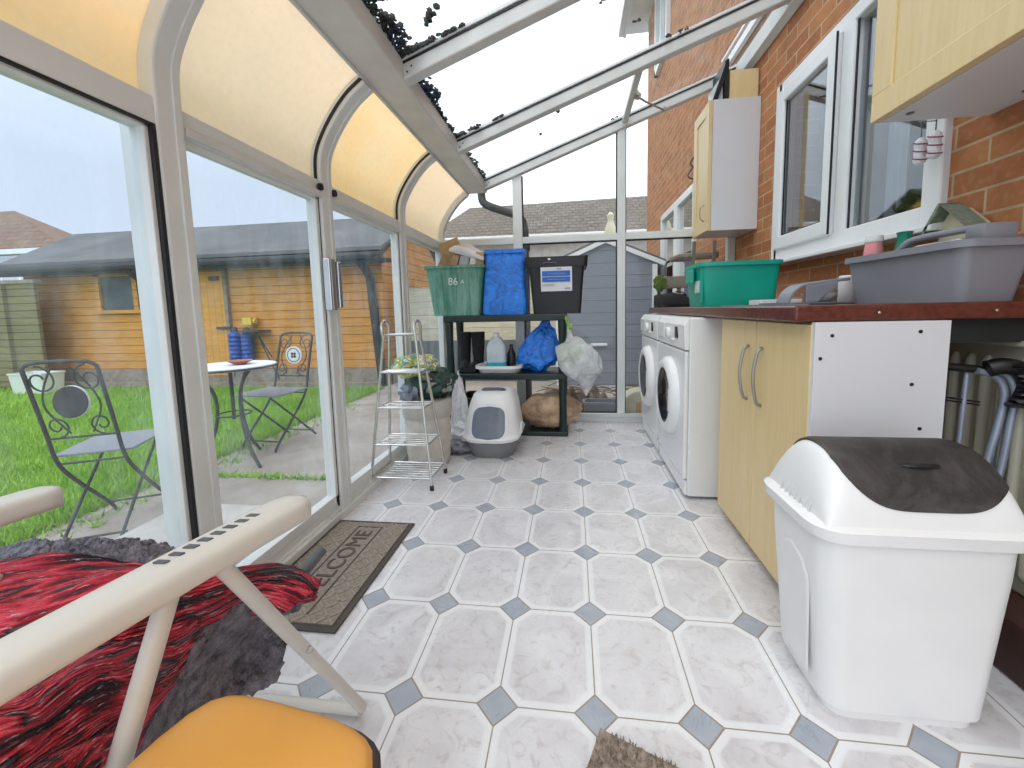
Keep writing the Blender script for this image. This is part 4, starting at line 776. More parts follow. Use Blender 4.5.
for k in range(7): y = BY-0.07+0.020*k; put('rib_mark', B().tube([(BX-0.200, y, 0.468), (BX-0.190, y, 0.500)], 0.0018, 5), 'frame_grey', sb)

# ------------------------------------------------------------------ on the worktop
def open_tub(name, label, cat, c, tw, td, bw, bd, h, mat, rot=0, **k):
    o = thing(name, label, cat, c, rot); put('body', B().tub((0, 0, 0), tw, td, bw, bd, h, rot=0, **k), mat, o, smooth=True, local=True); return o
tc_ = open_tub('storage_crate', 'teal plastic crate on the worktop under the far wall cupboard', 'crate', (0.765, 1.36, 0.9345), 0.365, 0.29, 0.335, 0.26, 0.215, 'teal', 0.0)
put('handle', B().box(-0.208, -0.190, -0.05, 0.05, 0.12, 0.19), 'teal', tc_, bev=0.006, local=True)
put('ribs', B().box(-0.184, -0.172, -0.13, -0.12, 0.02, 0.19), 'teal', tc_, local=True); put('label_patch', B().box(-0.182, -0.176, -0.10, -0.03, 0.07, 0.13), 'jug', tc_, local=True)
for i, (x, y, m, nm, lb) in enumerate(((0.68, 1.30, 'skin', 'onion', 'tan onion peeping over the rim of the teal crate'), (0.78, 1.28, 'lettuce', 'cabbage', 'green leafy vegetable in the middle of the teal crate'), (0.86, 1.34, 'yellow', 'squash', 'yellow vegetable at right end of the teal crate'))):
    tag(put(nm, B().blob((x, y, 1.10), (0.055, 0.05, 0.05), 0.12, 5, 3, i), m, smooth=True), lb, 'vegetable', 'vegetables in the teal crate')
gt = open_tub('grey_tub', 'long grey plastic tub at the near end of the worktop', 'tub', (1.068, 0.585, 0.9345), 0.185, 0.43, 0.150, 0.39, 0.165, 'grey_plastic', math.radians(3), r=0.025, lip=0.014)
tag(put('tub_cover', B().tube(cm([(1.0, 0.60, 1.10), (1.01, 0.56, 1.128), (1.04, 0.45, 1.134), (1.07, 0.41, 1.138)], 6), 0.011, 8).box(1.04, 1.12, 0.375, 0.43, 1.10, 1.142), 'grey_plastic', bev=0.008, smooth=True), 'grey handled cover lying on the grey tub', 'cover')
pp_ = thing('jar', 'small pink jar with white lid in the grey tub', 'jar', (1.005, 0.72, 1.06)); put('body', B().lathe([(0.022, 0), (0.026, 0.0), (0.028, 0.05), (0.024, 0.085), (0.022, 0.086)], (1.005, 0.72, 1.06), 18), 'pink', pp_, smooth=True)
put('lid', B().lathe([(0.025, 0.0), (0.027, 0.004), (0.025, 0.022), (0.02, 0.024)], (1.005, 0.72, 1.1465), 18), 'white_plastic', pp_, smooth=True)
tag(put('spray_bottle', B().lathe([(0.03, 0), (0.026, 0.035), (0.018, 0.07), (0.019, 0.098), (0.022, 0.104), (0.016, 0.106)], (1.035, 0.63, 1.06), 18), 'green_bottle', smooth=True), 'dark green flared bottle top in the grey tub', 'bottle')
tag(put('white_tray', B().box(1.035, 1.11, 0.44, 0.60, 1.095, 1.115), 'white_plastic', bev=0.01), 'white tray lying across the grey tub', 'tray')
bh = thing('bird_house', 'small green roofed wooden bird house behind the grey tub', 'bird house', (1.165, 0.60, 1.10))
put('body', B().prism([(1.135, 0.53, 1.10), (1.135, 0.63, 1.10), (1.135, 0.63, 1.17), (1.135, 0.59, 1.225), (1.135, 0.53, 1.17)], (0.055, 0, 0)), 'cream', bh); put('roof', B().prism([(1.10, 0.59, 1.238), (1.10, 0.495, 1.15), (1.165, 0.495, 1.15), (1.165, 0.59, 1.238)], (0, 0.008, 0.006)).prism([(1.10, 0.59, 1.238), (1.10, 0.645, 1.155), (1.165, 0.645, 1.155), (1.165, 0.59, 1.238)], (0, 0.008, 0.006)), plain('sage_roof_felt', (0.25, 0.29, 0.22), 0.95, var=0.3, sc=60, bump=0.8), bh)
# grey handled carrier, papers
hc = thing('grey_caddy', 'grey plastic carrier with arched handle lying on the worktop', 'caddy', (0.90, 0.82, 0.9345))
put('base', B().box(0.76, 0.96, 0.72, 1.02, 0.9345, 0.944), 'grey_dark', hc, bev=0.005)
put('handle', B().strip(cm([(0.772, 0.84, 0.94), (0.785, 0.84, 0.975), (0.815, 0.84, 1.003), (0.85, 0.84, 1.012), (0.93, 0.84, 1.022), (0.985, 0.84, 1.028)], 6), 0.09, 0.012, (0, 1, 0)), 'grey_plastic', hc, bev=0.004)
put('bracket', B().prism([(0.83, 0.79, 0.944), (0.875, 0.79, 0.944), (0.90, 0.79, 0.975), (0.94, 0.79, 1.0), (0.94, 0.79, 1.02), (0.83, 0.79, 1.005)], (0, 0.012, 0)), 'grey_plastic', hc, bev=0.003)
tag(put('paper_pile', B().box(0.79, 0.96, 1.06, 1.19, 0.9345, 0.960), 'paper', bev=0.003), 'white papers piled on worktop before the teal crate', 'papers')
tag(put('white_bowl', B().lathe([(0.03, 0), (0.055, 0.02), (0.06, 0.035), (0.05, 0.035), (0.03, 0.01)], (0.925, 0.88, 0.9445), 22), 'white_plastic', smooth=True), 'white bowl under the grey arched handle', 'bowl')
tag(put('jar', B().lathe([(0.02, 0), (0.024, 0.01), (0.024, 0.06), (0.02, 0.065)], (0.995, 0.93, 0.9345), 16), 'skin', smooth=True), 'tan jar beside the grey tub on the worktop', 'jar')
tag(put('white_tub', B().lathe([(0.03, 0), (0.035, 0.01), (0.035, 0.11), (0.03, 0.115)], (1.08, 0.96, 0.9345), 16), 'white_plastic', smooth=True), 'white round container against the wall beyond the grey tub', 'container')
tag(put('plastic_sheet', B().box(0.62, 0.75, 0.62, 1.05, 0.9345, 0.9385), 'grey_plastic'), 'thin grey sheet lying on the worktop edge', 'sheet')
# shoes
def shoe(c, rot, label):
    o = thing('shoe', label, 'shoe', c, rot, 'black lace up shoes on the worktop'); L = [(-0.13, 0.030, 0.075), (-0.10, 0.036, 0.085), (-0.05, 0.036, 0.082), (0.0, 0.036, 0.075), (0.05, 0.042, 0.055), (0.10, 0.042, 0.042), (0.14, 0.028, 0.032), (0.152, 0.008, 0.024)]
    lp = []
    for x, wv, h in L: lp.append([(x, wv*math.cos(a), 0.012+max(0, math.sin(a))*h if math.sin(a) > 0 else 0.012) for a in np.linspace(0, 2*PI, 17)[:-1]])
    put('upper', loft(B(), lp), 'black_matt', o, smooth=True, local=True)
    put('sole', loft(B(), [[(x, wv*1.08*s_, z) for x, wv, h in L for s_ in (1,)]+[(x, -wv*1.08, z) for x, wv, h in L[::-1]] for z in (0.0, 0.016)]), 'black', o, local=True)
    put('laces', B().tube(cm([(0.02, -0.03, 0.085), (0.0, 0.03, 0.09), (0.03, -0.03, 0.075), (0.015, 0.0, 0.10), (-0.03, 0.02, 0.105)], 5), 0.004, 6), 'black', o, smooth=True, local=True)
shoe((0.70, 2.06, 0.9345), math.radians(8), 'black lace up shoe nearer the teal crate on the worktop'); shoe((0.685, 2.22, 0.9345), math.radians(-4), 'black lace up shoe furthest along the worktop by the end glass')

# ------------------------------------------------------------------ wall cupboards
def wallcab(label, y0, y1, z0, z1, x0=0.88, hy=None):
    o = thing('wall_cupboard', label, 'cupboard', (1.04, (y0+y1)/2, z0), 0, 'beech and white wall cupboards')
    put('carcass', B().box(x0+0.02, 1.198, y0, y1, z0, z1), 'panel_white', o, bev=0.001)
    d = put('door', B().box(x0, x0+0.018, y0, y1, z0, z1), 'beech', o, bev=0.002)
    s = 0.075; put('door_rail', B().box(x0-0.007, x0+0.001, y0, y1, z0, z0+s).box(x0-0.007, x0+0.001, y0, y1, z1-s, z1).box(x0-0.007, x0+0.001, y0, y0+s, z0+s, z1-s).box(x0-0.007, x0+0.001, y1-s, y1, z0+s, z1-s), 'beech', d, bev=0.002)
    if hy: put('handle', B().tube(cm([(x0-0.007, hy, z0+0.075), (x0-0.03, hy, z0+0.09), (x0-0.035, hy, z0+0.13), (x0-0.03, hy, z0+0.17), (x0-0.007, hy, z0+0.185)], 5), 0.004, 8), 'steel', d, smooth=True)
    put('underside_fitting', B().lathe([(0.001, -0.003), (0.010, -0.002), (0.010, 0.001)], (x0+0.06, y1-0.06, z0), 10).lathe([(0.001, -0.003), (0.010, -0.002), (0.010, 0.001)], (1.15, y1-0.15, z0), 10), 'grey_dark', o)
    return o
wallcab('beech fronted wall cupboard at upper right, nearest the camera', -0.06, 0.570, 1.487, 2.25)
wallcab('narrow beech fronted wall cupboard with white side beyond the window', 2.10, 2.43, 1.45, 2.30, hy=2.16)
pf = thing('picture_frame', 'black picture frame leaning on top of the far wall cupboard', 'picture frame', (0.95, 2.2, 2.301))
put('frame', B().prism([(0.90, 2.12, 2.301), (0.93, 2.12, 2.301), (1.0, 2.12, 2.50), (1.0, 2.12, 2.56), (0.985, 2.12, 2.56)], (0, 0.02, 0)).box(0.975, 1.0, 2.12, 2.36, 2.301, 2.55).box(0.90, 1.0, 2.34, 2.36, 2.301, 2.33), 'black', pf); put('backing', B().box(0.94, 0.97, 2.14, 2.34, 2.301, 2.44), 'jug', pf)
tag(put('plywood_sheet', B().box(1.01, 1.19, 2.13, 2.15, 2.301, 2.49), 'beech'), 'pale plywood piece standing on top of the far wall cupboard', 'board')
for i, (x, y) in enumerate(((1.13, 0.72), (1.13, 0.665))):
    o = thing('hanging_tassel', ('pink and purple wound tassel hanging left of its pair below the near cupboard', 'pink and purple wound tassel hanging right of its pair, next to the brickwork')[i], 'tassel', (x, y, 1.40), 0, 'wound tassels by the window')
    put('body', B().lathe([(0.006, 0)]+[(0.016+0.002*(k % 2), 0.006+0.012*k) for k in range(7)]+[(0.006, 0.088)], (0, 0, 0), 14), 'white_bag', o, smooth=True, local=True)
    put('cord', B().tube([(0, 0, 0.085), (0, 0, 0.14), (0.066, 0, 0.14)], 0.002, 5), 'grey_dark', o, local=True)
    for k in range(3): put('winding', B().tube([(0.0185*math.cos(a), 0.0185*math.sin(a), 0.02+0.025*k+0.008*math.sin(a)) for a in np.linspace(0, 2*PI, 16)[:-1]], 0.002, 5, closed=True), 'purple', o, local=True)

# ------------------------------------------------------------------ shelving unit and its load
su = thing('shelving_unit', 'dark plastic shelving unit against the end glass', 'shelving', (-0.54, 2.23, 0))
SX0, SX1, SY0, SY1 = -1.00, -0.085, 2.04, 2.40
for z0, z1, nm in ((0.855, 0.905, 'shelf'), (0.425, 0.470, 'shelf'), (0.0, 0.035, 'shelf')): put(nm, B().box(SX0, SX1, SY0, SY1, z0, z1), 'shelf', su, bev=0.008)
for x in (SX0+0.035, SX1-0.035):
    for y in (SY0+0.035, SY1-0.035): put('leg', B().tube([(x, y, 0.03), (x, y, 0.20), (x, y, 0.43)], [0.032, 0.027, 0.032], 12).tube([(x, y, 0.465), (x, y, 0.66), (x, y, 0.86)], [0.032, 0.026, 0.032], 12), 'shelf', su, smooth=True)
gc = thing('recycling_crate', 'scuffed green crate full of cardboard on top of the shelving', 'crate', (-0.90, 2.19, 0.9055))
put('body', B().tub((-0.90, 2.19, 0.9055), 0.43, 0.33, 0.355, 0.27, 0.365, r=0.03, lip=0.018), 'crate', gc, smooth=True)
rb_ = B()
for x in (-1.0, -0.90, -0.80): rb_.beam((x, 2.048, 0.95), (x, 2.026, 1.21), 0.02, 0.006, (0, 1, 0))
put('ribs', rb_, 'crate', gc); 
MF = Matrix.Rotation(PI/2, 4, 'X')
text('lettering', '86', 0.075, Matrix.Translation((-0.905, 2.016, 1.152)) @ MF, 'text', gc); text('lettering', 'A', 0.042, Matrix.Translation((-0.835, 2.016, 1.150)) @ MF, 'text', gc)
CC = [('cardboard_sheet', 'card', (-1.03, 2.2, 1.27), (0.10, 0.012, 0.20), 0.5, 'brown cardboard piece leaning at left in the green crate'), ('cardboard_tube', 'skin', (-0.93, 2.14, 1.28), (0.05, 0.05, 0.16), 0.3, 'tan cardboard block in middle of the green crate'), ('carton', 'paper', (-0.86, 2.17, 1.28), (0.07, 0.06, 0.14), 0.2, 'pale carton standing in the green crate'), ('cardboard_sheet', 'card', (-0.97, 2.25, 1.37), (0.17, 0.012, 0.24), -0.3, 'tallest brown cardboard flap rising from the green crate'), ('cardboard_box', 'card', (-0.73, 2.2, 1.29), (0.06, 0.2, 0.16), 0.1, 'brown cardboard box at right end of the green crate')]
for nm, mt, c, sz, a, lb in CC:
    bb = B(); bb.box(-sz[0]/2, sz[0]/2, -sz[1]/2, sz[1]/2, -sz[2]/2, sz[2]/2); bmesh.ops.transform(bb.b, matrix=Matrix.Translation(c) @ Matrix.Rotation(a, 4, 'Y') @ Matrix.Rotation(a*0.5, 4, 'Z'), verts=bb.b.verts)
    tag(put(nm, bb, mt, bev=0.002), lb, 'cardboard', 'packaging in the green crate')
bb = B().prism([(-0.95, 2.10, 1.38), (-0.86, 2.08, 1.385), (-0.69, 2.08, 1.305), (-0.69, 2.30, 1.34), (-0.84, 2.30, 1.44), (-0.95, 2.30, 1.44)], (0, 0, 0.025)); tag(put('folded_carton', bb, 'paper', bev=0.002), 'flat white carton lying on top of the green crate', 'carton')
# blue bag
bgb = B(); lps = []
for z, w_, d_, cx in ((0.0, 0.36, 0.24, 0), (0.02, 0.375, 0.26, 0), (0.10, 0.37, 0.25, 0.002), (0.25, 0.345, 0.22, 0.0), (0.38, 0.33, 0.17, 0.0), (0.46, 0.335, 0.12, 0.0), (0.475, 0.33, 0.09, 0.0)):
    l = rr_loop(-0.535+cx, 2.17, w_*0.88, d_, 0.9055+z, 0.03); l = [(x+0.010*noise.noise(Vector((x*9, y*9, z*14))), y+0.022*noise.noise(Vector((x*11, 3, z*13))), zz+(0.014*noise.noise(Vector((x*20, y*8, 1))) if z > 0.3 else 0)) for x, y, zz in l]; lps.append(l)
o = thing('shopping_bag', 'bright blue woven shopping bag upright on top of the shelving', 'bag', (-0.535, 2.17, 0.9055)); put('body', loft(bgb, lps), 'blue_bag', o, smooth=True, bev=0.0)
put('seam', B().tube(cm([(-0.685, 2.085, 0.93), (-0.60, 2.045, 0.922), (-0.47, 2.045, 0.922), (-0.385, 2.085, 0.93)], 5), 0.006, 6).box(-0.685, -0.395, 2.10, 2.115, 1.355, 1.383), 'blue_bag', o, smooth=True)
# black bin
kb = thing('black_tote', 'black plastic box with white and blue label on top of the shelving', 'box', (-0.16, 2.18, 0.9055))
put('body', B().tub((-0.155, 2.19, 0.9055), 0.40, 0.33, 0.34, 0.27, 0.40, r=0.02, lip=0.016), 'black', kb, smooth=True); put('rim', loft(B(), [rr_loop(-0.155, 2.19, 0.435, 0.365, 1.235, 0.03), rr_loop(-0.155, 2.19, 0.445, 0.375, 1.305, 0.03)]), 'black', kb, smooth=True)
LB = Matrix.Translation((0, 0, 0)); lb_ = put('label_sheet', B().prism([(-0.265, 2.036, 1.065), (-0.045, 2.036, 1.065), (-0.045, 2.010, 1.232), (-0.265, 2.010, 1.232)], (0, -0.002, 0)), 'paper', kb, label='white label with blue bands')
put('label_band', B().prism([(-0.255, 2.0145, 1.170), (-0.058, 2.0145, 1.170), (-0.058, 2.0095, 1.205), (-0.255, 2.0095, 1.205)], (0, -0.002, 0)).prism([(-0.255, 2.0205, 1.130), (-0.058, 2.0205, 1.130), (-0.058, 2.0155, 1.163), (-0.255, 2.0155, 1.163)], (0, -0.002, 0)), 'label_blue', lb_)
put('small_print', B().box(-0.22, -0.09, 2.0075, 2.010, 1.184, 1.190).box(-0.22, -0.09, 2.0135, 2.016, 1.144, 1.150).box(-0.255, -0.17, 2.021, 2.024, 1.107, 1.111).box(-0.095, -0.06, 2.026, 2.029, 1.08, 1.088).box(-0.15, -0.12, 2.005, 2.008, 1.216, 1.222), 'grey_plastic', lb_)
put('handle_slot', B().tube(cm([(-0.24, 1.998, 1.253), (-0.235, 1.995, 1.262), (-0.16, 1.995, 1.262), (-0.155, 1.998, 1.253)], 4), 0.003, 6), 'grey_dark', kb); put('fastener', B().blob((-0.20, 1.999, 1.285), (0.012, 0.006, 0.008), 0.4, 8, 2), 'chrome', kb)
# middle shelf
def boot(c, rot, label):
    o = thing('wellington_boot', label, 'boot', c, rot, 'black wellington boots on the middle shelf')
    put('shaft', loft(B(), [[(r*math.cos(a)*0.9, r*math.sin(a)+off, z) for a in np.linspace(0, 2*PI, 17)[:-1]] for z, r, off in ((0.05, 0.048, 0.0), (0.09, 0.046, 0), (0.16, 0.052, 0.0), (0.24, 0.058, 0.0), (0.30, 0.060, 0.0))]), 'black_matt', o, smooth=True, local=True)
    put('foot', loft(B(), [[(wv*math.cos(a), y, 0.012+max(0.0, math.sin(a))*h) for a in np.linspace(0, 2*PI, 17)[:-1]] for y, wv, h in ((0.05, 0.03, 0.06), (0.02, 0.042, 0.08), (-0.05, 0.044, 0.07), (-0.12, 0.046, 0.055), (-0.17, 0.03, 0.035))]), 'black_matt', o, smooth=True, local=True)
    put('sole', B().box(-0.045, 0.045, -0.17, 0.06, 0.0, 0.016), 'black', o, bev=0.006, local=True)
boot((-0.905, 2.28, 0.4705), 0.2, 'black wellington boot nearer the left shelf leg'); boot((-0.795, 2.28, 0.4705), -0.15, 'black wellington boot beside the white plastic bottle')
tag(put('litter_tray', B().tub((-0.60, 2.18, 0.4705), 0.32, 0.27, 0.30, 0.22, 0.055, r=0.06, lip=0.02), 'white_plastic', smooth=True), 'shallow white tray on the middle shelf', 'tray')
jb = thing('plastic_bottle', 'large milky bottle with blue liquid standing in the white tray', 'bottle', (-0.625, 2.17, 0.4775))
put('body', loft(B(), [rr_loop(-0.625, 2.17, w_, d_, z, 0.03) for z, w_, d_ in ((0.545, 0.15, 0.10), (0.66, 0.15, 0.10), (0.70, 0.12, 0.09), (0.735, 0.07, 0.07))]), 'jug', jb, smooth=True); put('liquid', loft(B(), [rr_loop(-0.625, 2.17, 0.152, 0.102, z, 0.03) for z in (0.478, 0.545)]), 'liquid', jb, smooth=True); put('cap', B().lathe([(0.02, 0), (0.022, 0.0), (0.022, 0.03), (0.018, 0.032)], (-0.625, 2.17, 0.735), 16), 'white_plastic', jb, smooth=True)
tag(put('dark_bottle', B().lathe([(0.03, 0), (0.034, 0.01), (0.034, 0.12), (0.014, 0.17), (0.014, 0.20), (0.01, 0.2)], (-0.515, 2.19, 0.478), 16), 'black', smooth=True), 'dark bottle between milky bottle and blue carrier bag', 'bottle')
def tri(p): 
    t = (p.z+0.19)/0.38; return Vector((p.x*(1.15-0.75*t)+0.09*t, p.y*(1.1-0.6*t), p.z))
tag(put('carrier_bag', B().blob((-0.335, 2.20, 0.66), (0.185, 0.11, 0.19), 0.18, 7, 5, 5, tri), 'blue_bag2', smooth=True), 'crumpled blue carrier bag on the middle shelf', 'bag')
cbag = thing('hanging_clear_bag', 'clear plastic bag with greenery hanging from right shelf leg', 'bag', (-0.05, 1.98, 0.30))
def hang(p): t = (p.z+0.17)/0.34; return Vector((p.x*(1.0 if t > 0.3 else 0.55+1.5*t)+(0.05*(1-t)), p.y, p.z))
put('body', B().blob((-0.03, 1.93, 0.58), (0.155, 0.09, 0.155), 0.12, 5, 5, 2, hang), 'clear_bag', cbag, smooth=True); put('loop', B().tube(cm([(-0.07, 1.99, 0.82), (-0.08, 2.02, 0.87), (-0.10, 2.06, 0.90), (-0.09, 2.03, 0.86), (-0.07, 1.995, 0.81)], 4), 0.006, 6), 'lettuce', cbag, smooth=True); put('tail', B().lathe([(0.002, 0), (0.03, 0.05), (0.07, 0.12), (0.09, 0.16)], (0.045, 1.93, 0.33), 14), 'clear_bag', cbag, smooth=True)
put('knot', B().tube(cm([(-0.06, 1.95, 0.70), (-0.065, 1.97, 0.77), (-0.07, 1.99, 0.82)], 4), [0.045, 0.04, 0.03, 0.022, 0.018, 0.016, 0.012, 0.012, 0.01], 10), 'clear_bag', cbag, smooth=True)
put('greens', B().blob((-0.06, 1.93, 0.63), (0.075, 0.05, 0.06), 0.4, 9, 3, 4), 'lettuce', cbag, smooth=True); put('tie', B().blob((-0.065, 1.985, 0.80), (0.02, 0.02, 0.03), 0.5, 9, 2, 1), 'lettuce', cbag, smooth=True)

# litter box
lb = thing('cat_litter_box', 'white hooded cat litter box with grey base and smoked flap', 'litter box', (-0.585, 1.76, 0))
LX, LY = -0.575, 1.76
def tilt(l): return l
put('base', loft(B(), [rr_loop(LX, LY, 0.27, 0.36, 0.0, 0.09, 8), rr_loop(LX, LY, 0.33, 0.43, 0.09, 0.12, 8), rr_loop(LX, LY, 0.35, 0.45, 0.125, 0.12, 8)]), plain('mid_grey_plastic', (0.20, 0.20, 0.21), 0.5), lb, smooth=True)
put('rim', loft(B(), [rr_loop(LX, LY, 0.37, 0.47, 0.115, 0.13, 8), rr_loop(LX, LY, 0.385, 0.485, 0.135, 0.13, 8), rr_loop(LX, LY, 0.365, 0.465, 0.155, 0.13, 8)]), 'white_plastic', lb, smooth=True)
put('hood', loft(B(), [rr_loop(LX, LY, 0.36, 0.455, 0.15, 0.12, 8), rr_loop(LX, LY+0.015, 0.335, 0.41, 0.24, 0.11, 8), rr_loop(LX, LY+0.035, 0.305, 0.35, 0.33, 0.10, 8), rr_loop(LX, LY+0.048, 0.265, 0.30, 0.385, 0.09, 8), rr_loop(LX, LY+0.055, 0.22, 0.25, 0.402, 0.08, 8), rr_loop(LX, LY+0.055, 0.12, 0.15, 0.406, 0.05, 8)]), 'white_plastic', lb, smooth=True)
def flap_grid(Wd, z0, z1, push):
    rows = []
    for q in np.linspace(-1, 1, 25):
        z = (z0+z1)/2+(z1-z0)/2*q; y = LY+float(np.interp(z, [0.10, 0.15, 0.24, 0.33, 0.385], [-0.236, -0.2275, -0.190, -0.140, -0.102]))-push; wv = Wd*(max(0.0, 1-abs(q)**4.5))**(1/3.0)*(1-0.5*max(0, z-0.2)); row = []
        for s in np.linspace(-1, 1, 13):
            x = s*wv/2; e_ = max(0.0, abs(x)-0.06); row.append(Vector((LX+x, y+0.12-math.sqrt(0.0144-e_*e_), z)))
        rows.append(row)
    return rows
put('flap_frame', B().grid(flap_grid(0.245, 0.125, 0.345, 0.006)), 'white_enamel', lb, smooth=True, solid=0.006)
put('flap', B().grid(flap_grid(0.212, 0.140, 0.330, 0.010)), plain('smoked_flap', (0.13, 0.155, 0.20), 0.25), lb, smooth=True, solid=0.004)
put('handle', B().tube(cm([(LX-0.07, LY+0.02, 0.39), (LX-0.06, LY-0.01, 0.412), (LX+0.06, LY-0.01, 0.412), (LX+0.07, LY+0.02, 0.39)], 5), 0.012, 8).box(LX-0.065, LX+0.065, LY-0.02, LY+0.05, 0.388, 0.405), 'grey_dark', lb, smooth=True)
put('side_clip', B().box(LX+0.178, LX+0.195, LY-0.06, LY-0.02, 0.13, 0.20), 'white_enamel', lb, bev=0.004)
# bags on the floor
def sag(p): return Vector((p.x, p.y, p.z*(1-0.35*(p.x > 0)*min(1, p.x/0.2))))
tag(put('brown_sack', B().blob((-0.21, 2.19, 0.165), (0.235, 0.13, 0.15), 0.16, 5, 5, 11, sag), 'brown_bag', smooth=True), 'crumpled brown plastic sack on the lowest shelf right of the litter box', 'sack')
def bottle_shape(p): t = (p.z+0.22)/0.44; return Vector((p.x*(1.1-0.75*t), p.y*(1.1-0.7*t), p.z))
tag(put('white_carrier', B().blob((-0.845, 1.86, 0.24), (0.085, 0.07, 0.25), 0.25, 9, 5, 21, bottle_shape), 'white_bag', smooth=True), 'tall white twisted carrier bag beside the laundry basket', 'bag')
tag(put('white_carrier', B().blob((-0.80, 1.80, 0.085), (0.10, 0.07, 0.085), 0.3, 9, 4, 23), 'white_bag', smooth=True), 'low white carrier bag touching left of the litter box', 'bag')
tag(put('grey_bag', B().blob((-0.79, 1.70, 0.035), (0.13, 0.10, 0.035), 0.25, 8, 4, 31), 'fabric_grey', smooth=True), 'flat dark grey bag on floor left of the litter box', 'bag')
tag(put('black_crate', B().tub((-0.73, 2.22, 0.036), 0.36, 0.28, 0.30, 0.24, 0.24), 'black', smooth=True), 'black crate on the lowest shelf behind the litter box', 'crate')

# chrome rack
ck = thing('chrome_rack', 'tall folding chrome wire rack standing in front of the basket', 'rack', (-0.96, 1.22, 0))
def arch_side(xt, xb, yf, yb, zt=0.895):
    n = 8; pts = [(xb, yf, 0.02), (xt, yf+0.085, 0.80)]+[(xt, (yf+yb)/2-0.045*math.cos(PI*k/n)*1.0, 0.85+0.045*math.sin(PI*k/n)) for k in range(n+1)]+[(xt, yb-0.075, 0.80), (xb, yb, 0.02)]; return pts
RK = []
for s, (xt, xb) in enumerate(((-1.055, -1.13), (-0.875, -0.79))):
    put('side_frame', B().tube(arch_side(xt, xb, 1.105, 1.335), 0.008, 8), 'chrome', ck, smooth=True)
    for y in (1.105, 1.335): put('foot', B().lathe([(0.010, 0), (0.012, 0.002), (0.011, 0.025), (0.008, 0.028)], (xb, y, 0), 10), 'black', ck, smooth=True)
def wid(z): t = z/0.85; return (-1.13+0.075*t, -0.79-0.085*t, 1.105+0.085*t, 1.335-0.075*t)
for z, slats in ((0.06, 6), (0.235, 5), (0.43, 3), (0.62, 5)):
    x0, x1, y0, y1 = wid(z); sbm = B().tube([(x0, y0, z), (x1, y0, z)], 0.005, 6).tube([(x0, y1, z+0.0), (x1, y1, z)], 0.005, 6).tube([(x0, y0, z), (x0, y1, z)], 0.005, 6).tube([(x1, y0, z), (x1, y1, z)], 0.005, 6)
    for k in range(slats): y = y0+(y1-y0)*(k+1)/(slats+1); sbm.tube([(x0, y, z), (x1, y, z)], 0.0025, 5)
    put('wire_shelf', sbm, 'chrome', ck, smooth=True)
x0, x1, y0, y1 = wid(0.82); put('top_bar', B().tube([(x0, y0, 0.82), (x1, y0, 0.82)], 0.006, 6).tube([(x0, y1, 0.82), (x1, y1, 0.82)], 0.006, 6), 'chrome', ck, smooth=True)
# laundry basket with contents
LBX, LBY = -0.945, 1.50
lk_ = thing('laundry_basket', 'pale woven laundry basket behind the chrome rack', 'basket', (LBX, LBY, 0))
put('body', B().lathe([(0.115, 0.0)]+[(0.125+0.012*min(1, k/6)+0.0025*(k % 2), 0.015+0.019*k) for k in range(19)]+[(0.140, 0.385), (0.132, 0.385), (0.120, 0.02)], (LBX, LBY, 0), 36), 'basket', lk_, smooth=True)
put('liner', B().lathe([(0.143, 0.30), (0.150, 0.33), (0.152, 0.38), (0.145, 0.405), (0.13, 0.40)], (LBX, LBY, 0), 36), 'stone', lk_, smooth=True)
tag(put('compost_bag', B().blob((-1.0, 1.46, 0.615), (0.135, 0.09, 0.07), 0.25, 6, 4, 41), 'compost', smooth=True), 'colourful printed garden compost bag on top of the basket pile', 'bag')
tag(put('compost_bag', B().blob((-0.93, 1.54, 0.50), (0.15, 0.11, 0.10), 0.22, 6, 4, 45), 'compost2', smooth=True), 'dark green compost bag below the colourful one in the basket', 'bag')
tag(put('blue_cloth', B().blob((-1.03, 1.43, 0.455), (0.055, 0.05, 0.055), 0.35, 7, 3, 47), 'tube_blue', smooth=True), 'dull blue bundle of cloth at left edge of the basket', 'cloth')

# ------------------------------------------------------------------ mats
def mat_thing(name, label, x0, x1, y0, y1, mt, edge, txt=None, rot=0):
    cx, cy = (x0+x1)/2, (y0+y1)/2; o = thing(name, label, 'mat', (cx, cy, 0.001), rot); w_, d_ = x1-x0, y1-y0
    put('backing', B().box(-w_/2, w_/2, -d_/2, d_/2, 0, 0.006), edge, o, bev=0.002, local=True); put('pile', B().box(-w_/2+0.022, w_/2-0.022, -d_/2+0.022, d_/2-0.022, 0.006, 0.010), mt, o, local=True)
    return o, w_, d_
wm, w_, d_ = mat_thing('welcome_mat', 'dark brown doormat reading welcome by the side glass', -1.105, -0.748, 0.16, 0.77, 'mat', 'mat_edge')
# raised pattern: diamonds outside a central band
pbm = B()
for ix in range(9):
    for iy in range(18):
        x = -0.144+ix*0.036; y = -0.272+iy*0.032
        if abs(x-0.0) < 0.05 and abs(y) < 0.24: continue
        if (ix+iy) % 2: pbm.beam((x-0.012, y-0.012, 0.011), (x+0.012, y+0.012, 0.011), 0.006, 0.002)
        else: pbm.beam((x-0.012, y+0.012, 0.011), (x+0.012, y-0.012, 0.011), 0.006, 0.002)
put('raised_pattern', pbm, 'mat_light', wm, local=True)
put('band_border', B().box(-0.055, -0.051, -0.25, 0.25, 0.010, 0.0125).box(0.051, 0.055, -0.25, 0.25, 0.010, 0.0125).box(-0.055, 0.055, 0.246, 0.25, 0.010, 0.0125), 'mat_dark', wm, local=True)
text('lettering', 'WELCOME', 0.092, Matrix.Translation((0.0, -0.005, 0.0115)) @ Matrix.Rotation(PI/2, 4, 'Z'), 'mat_dark', wm, 0.0015, True)
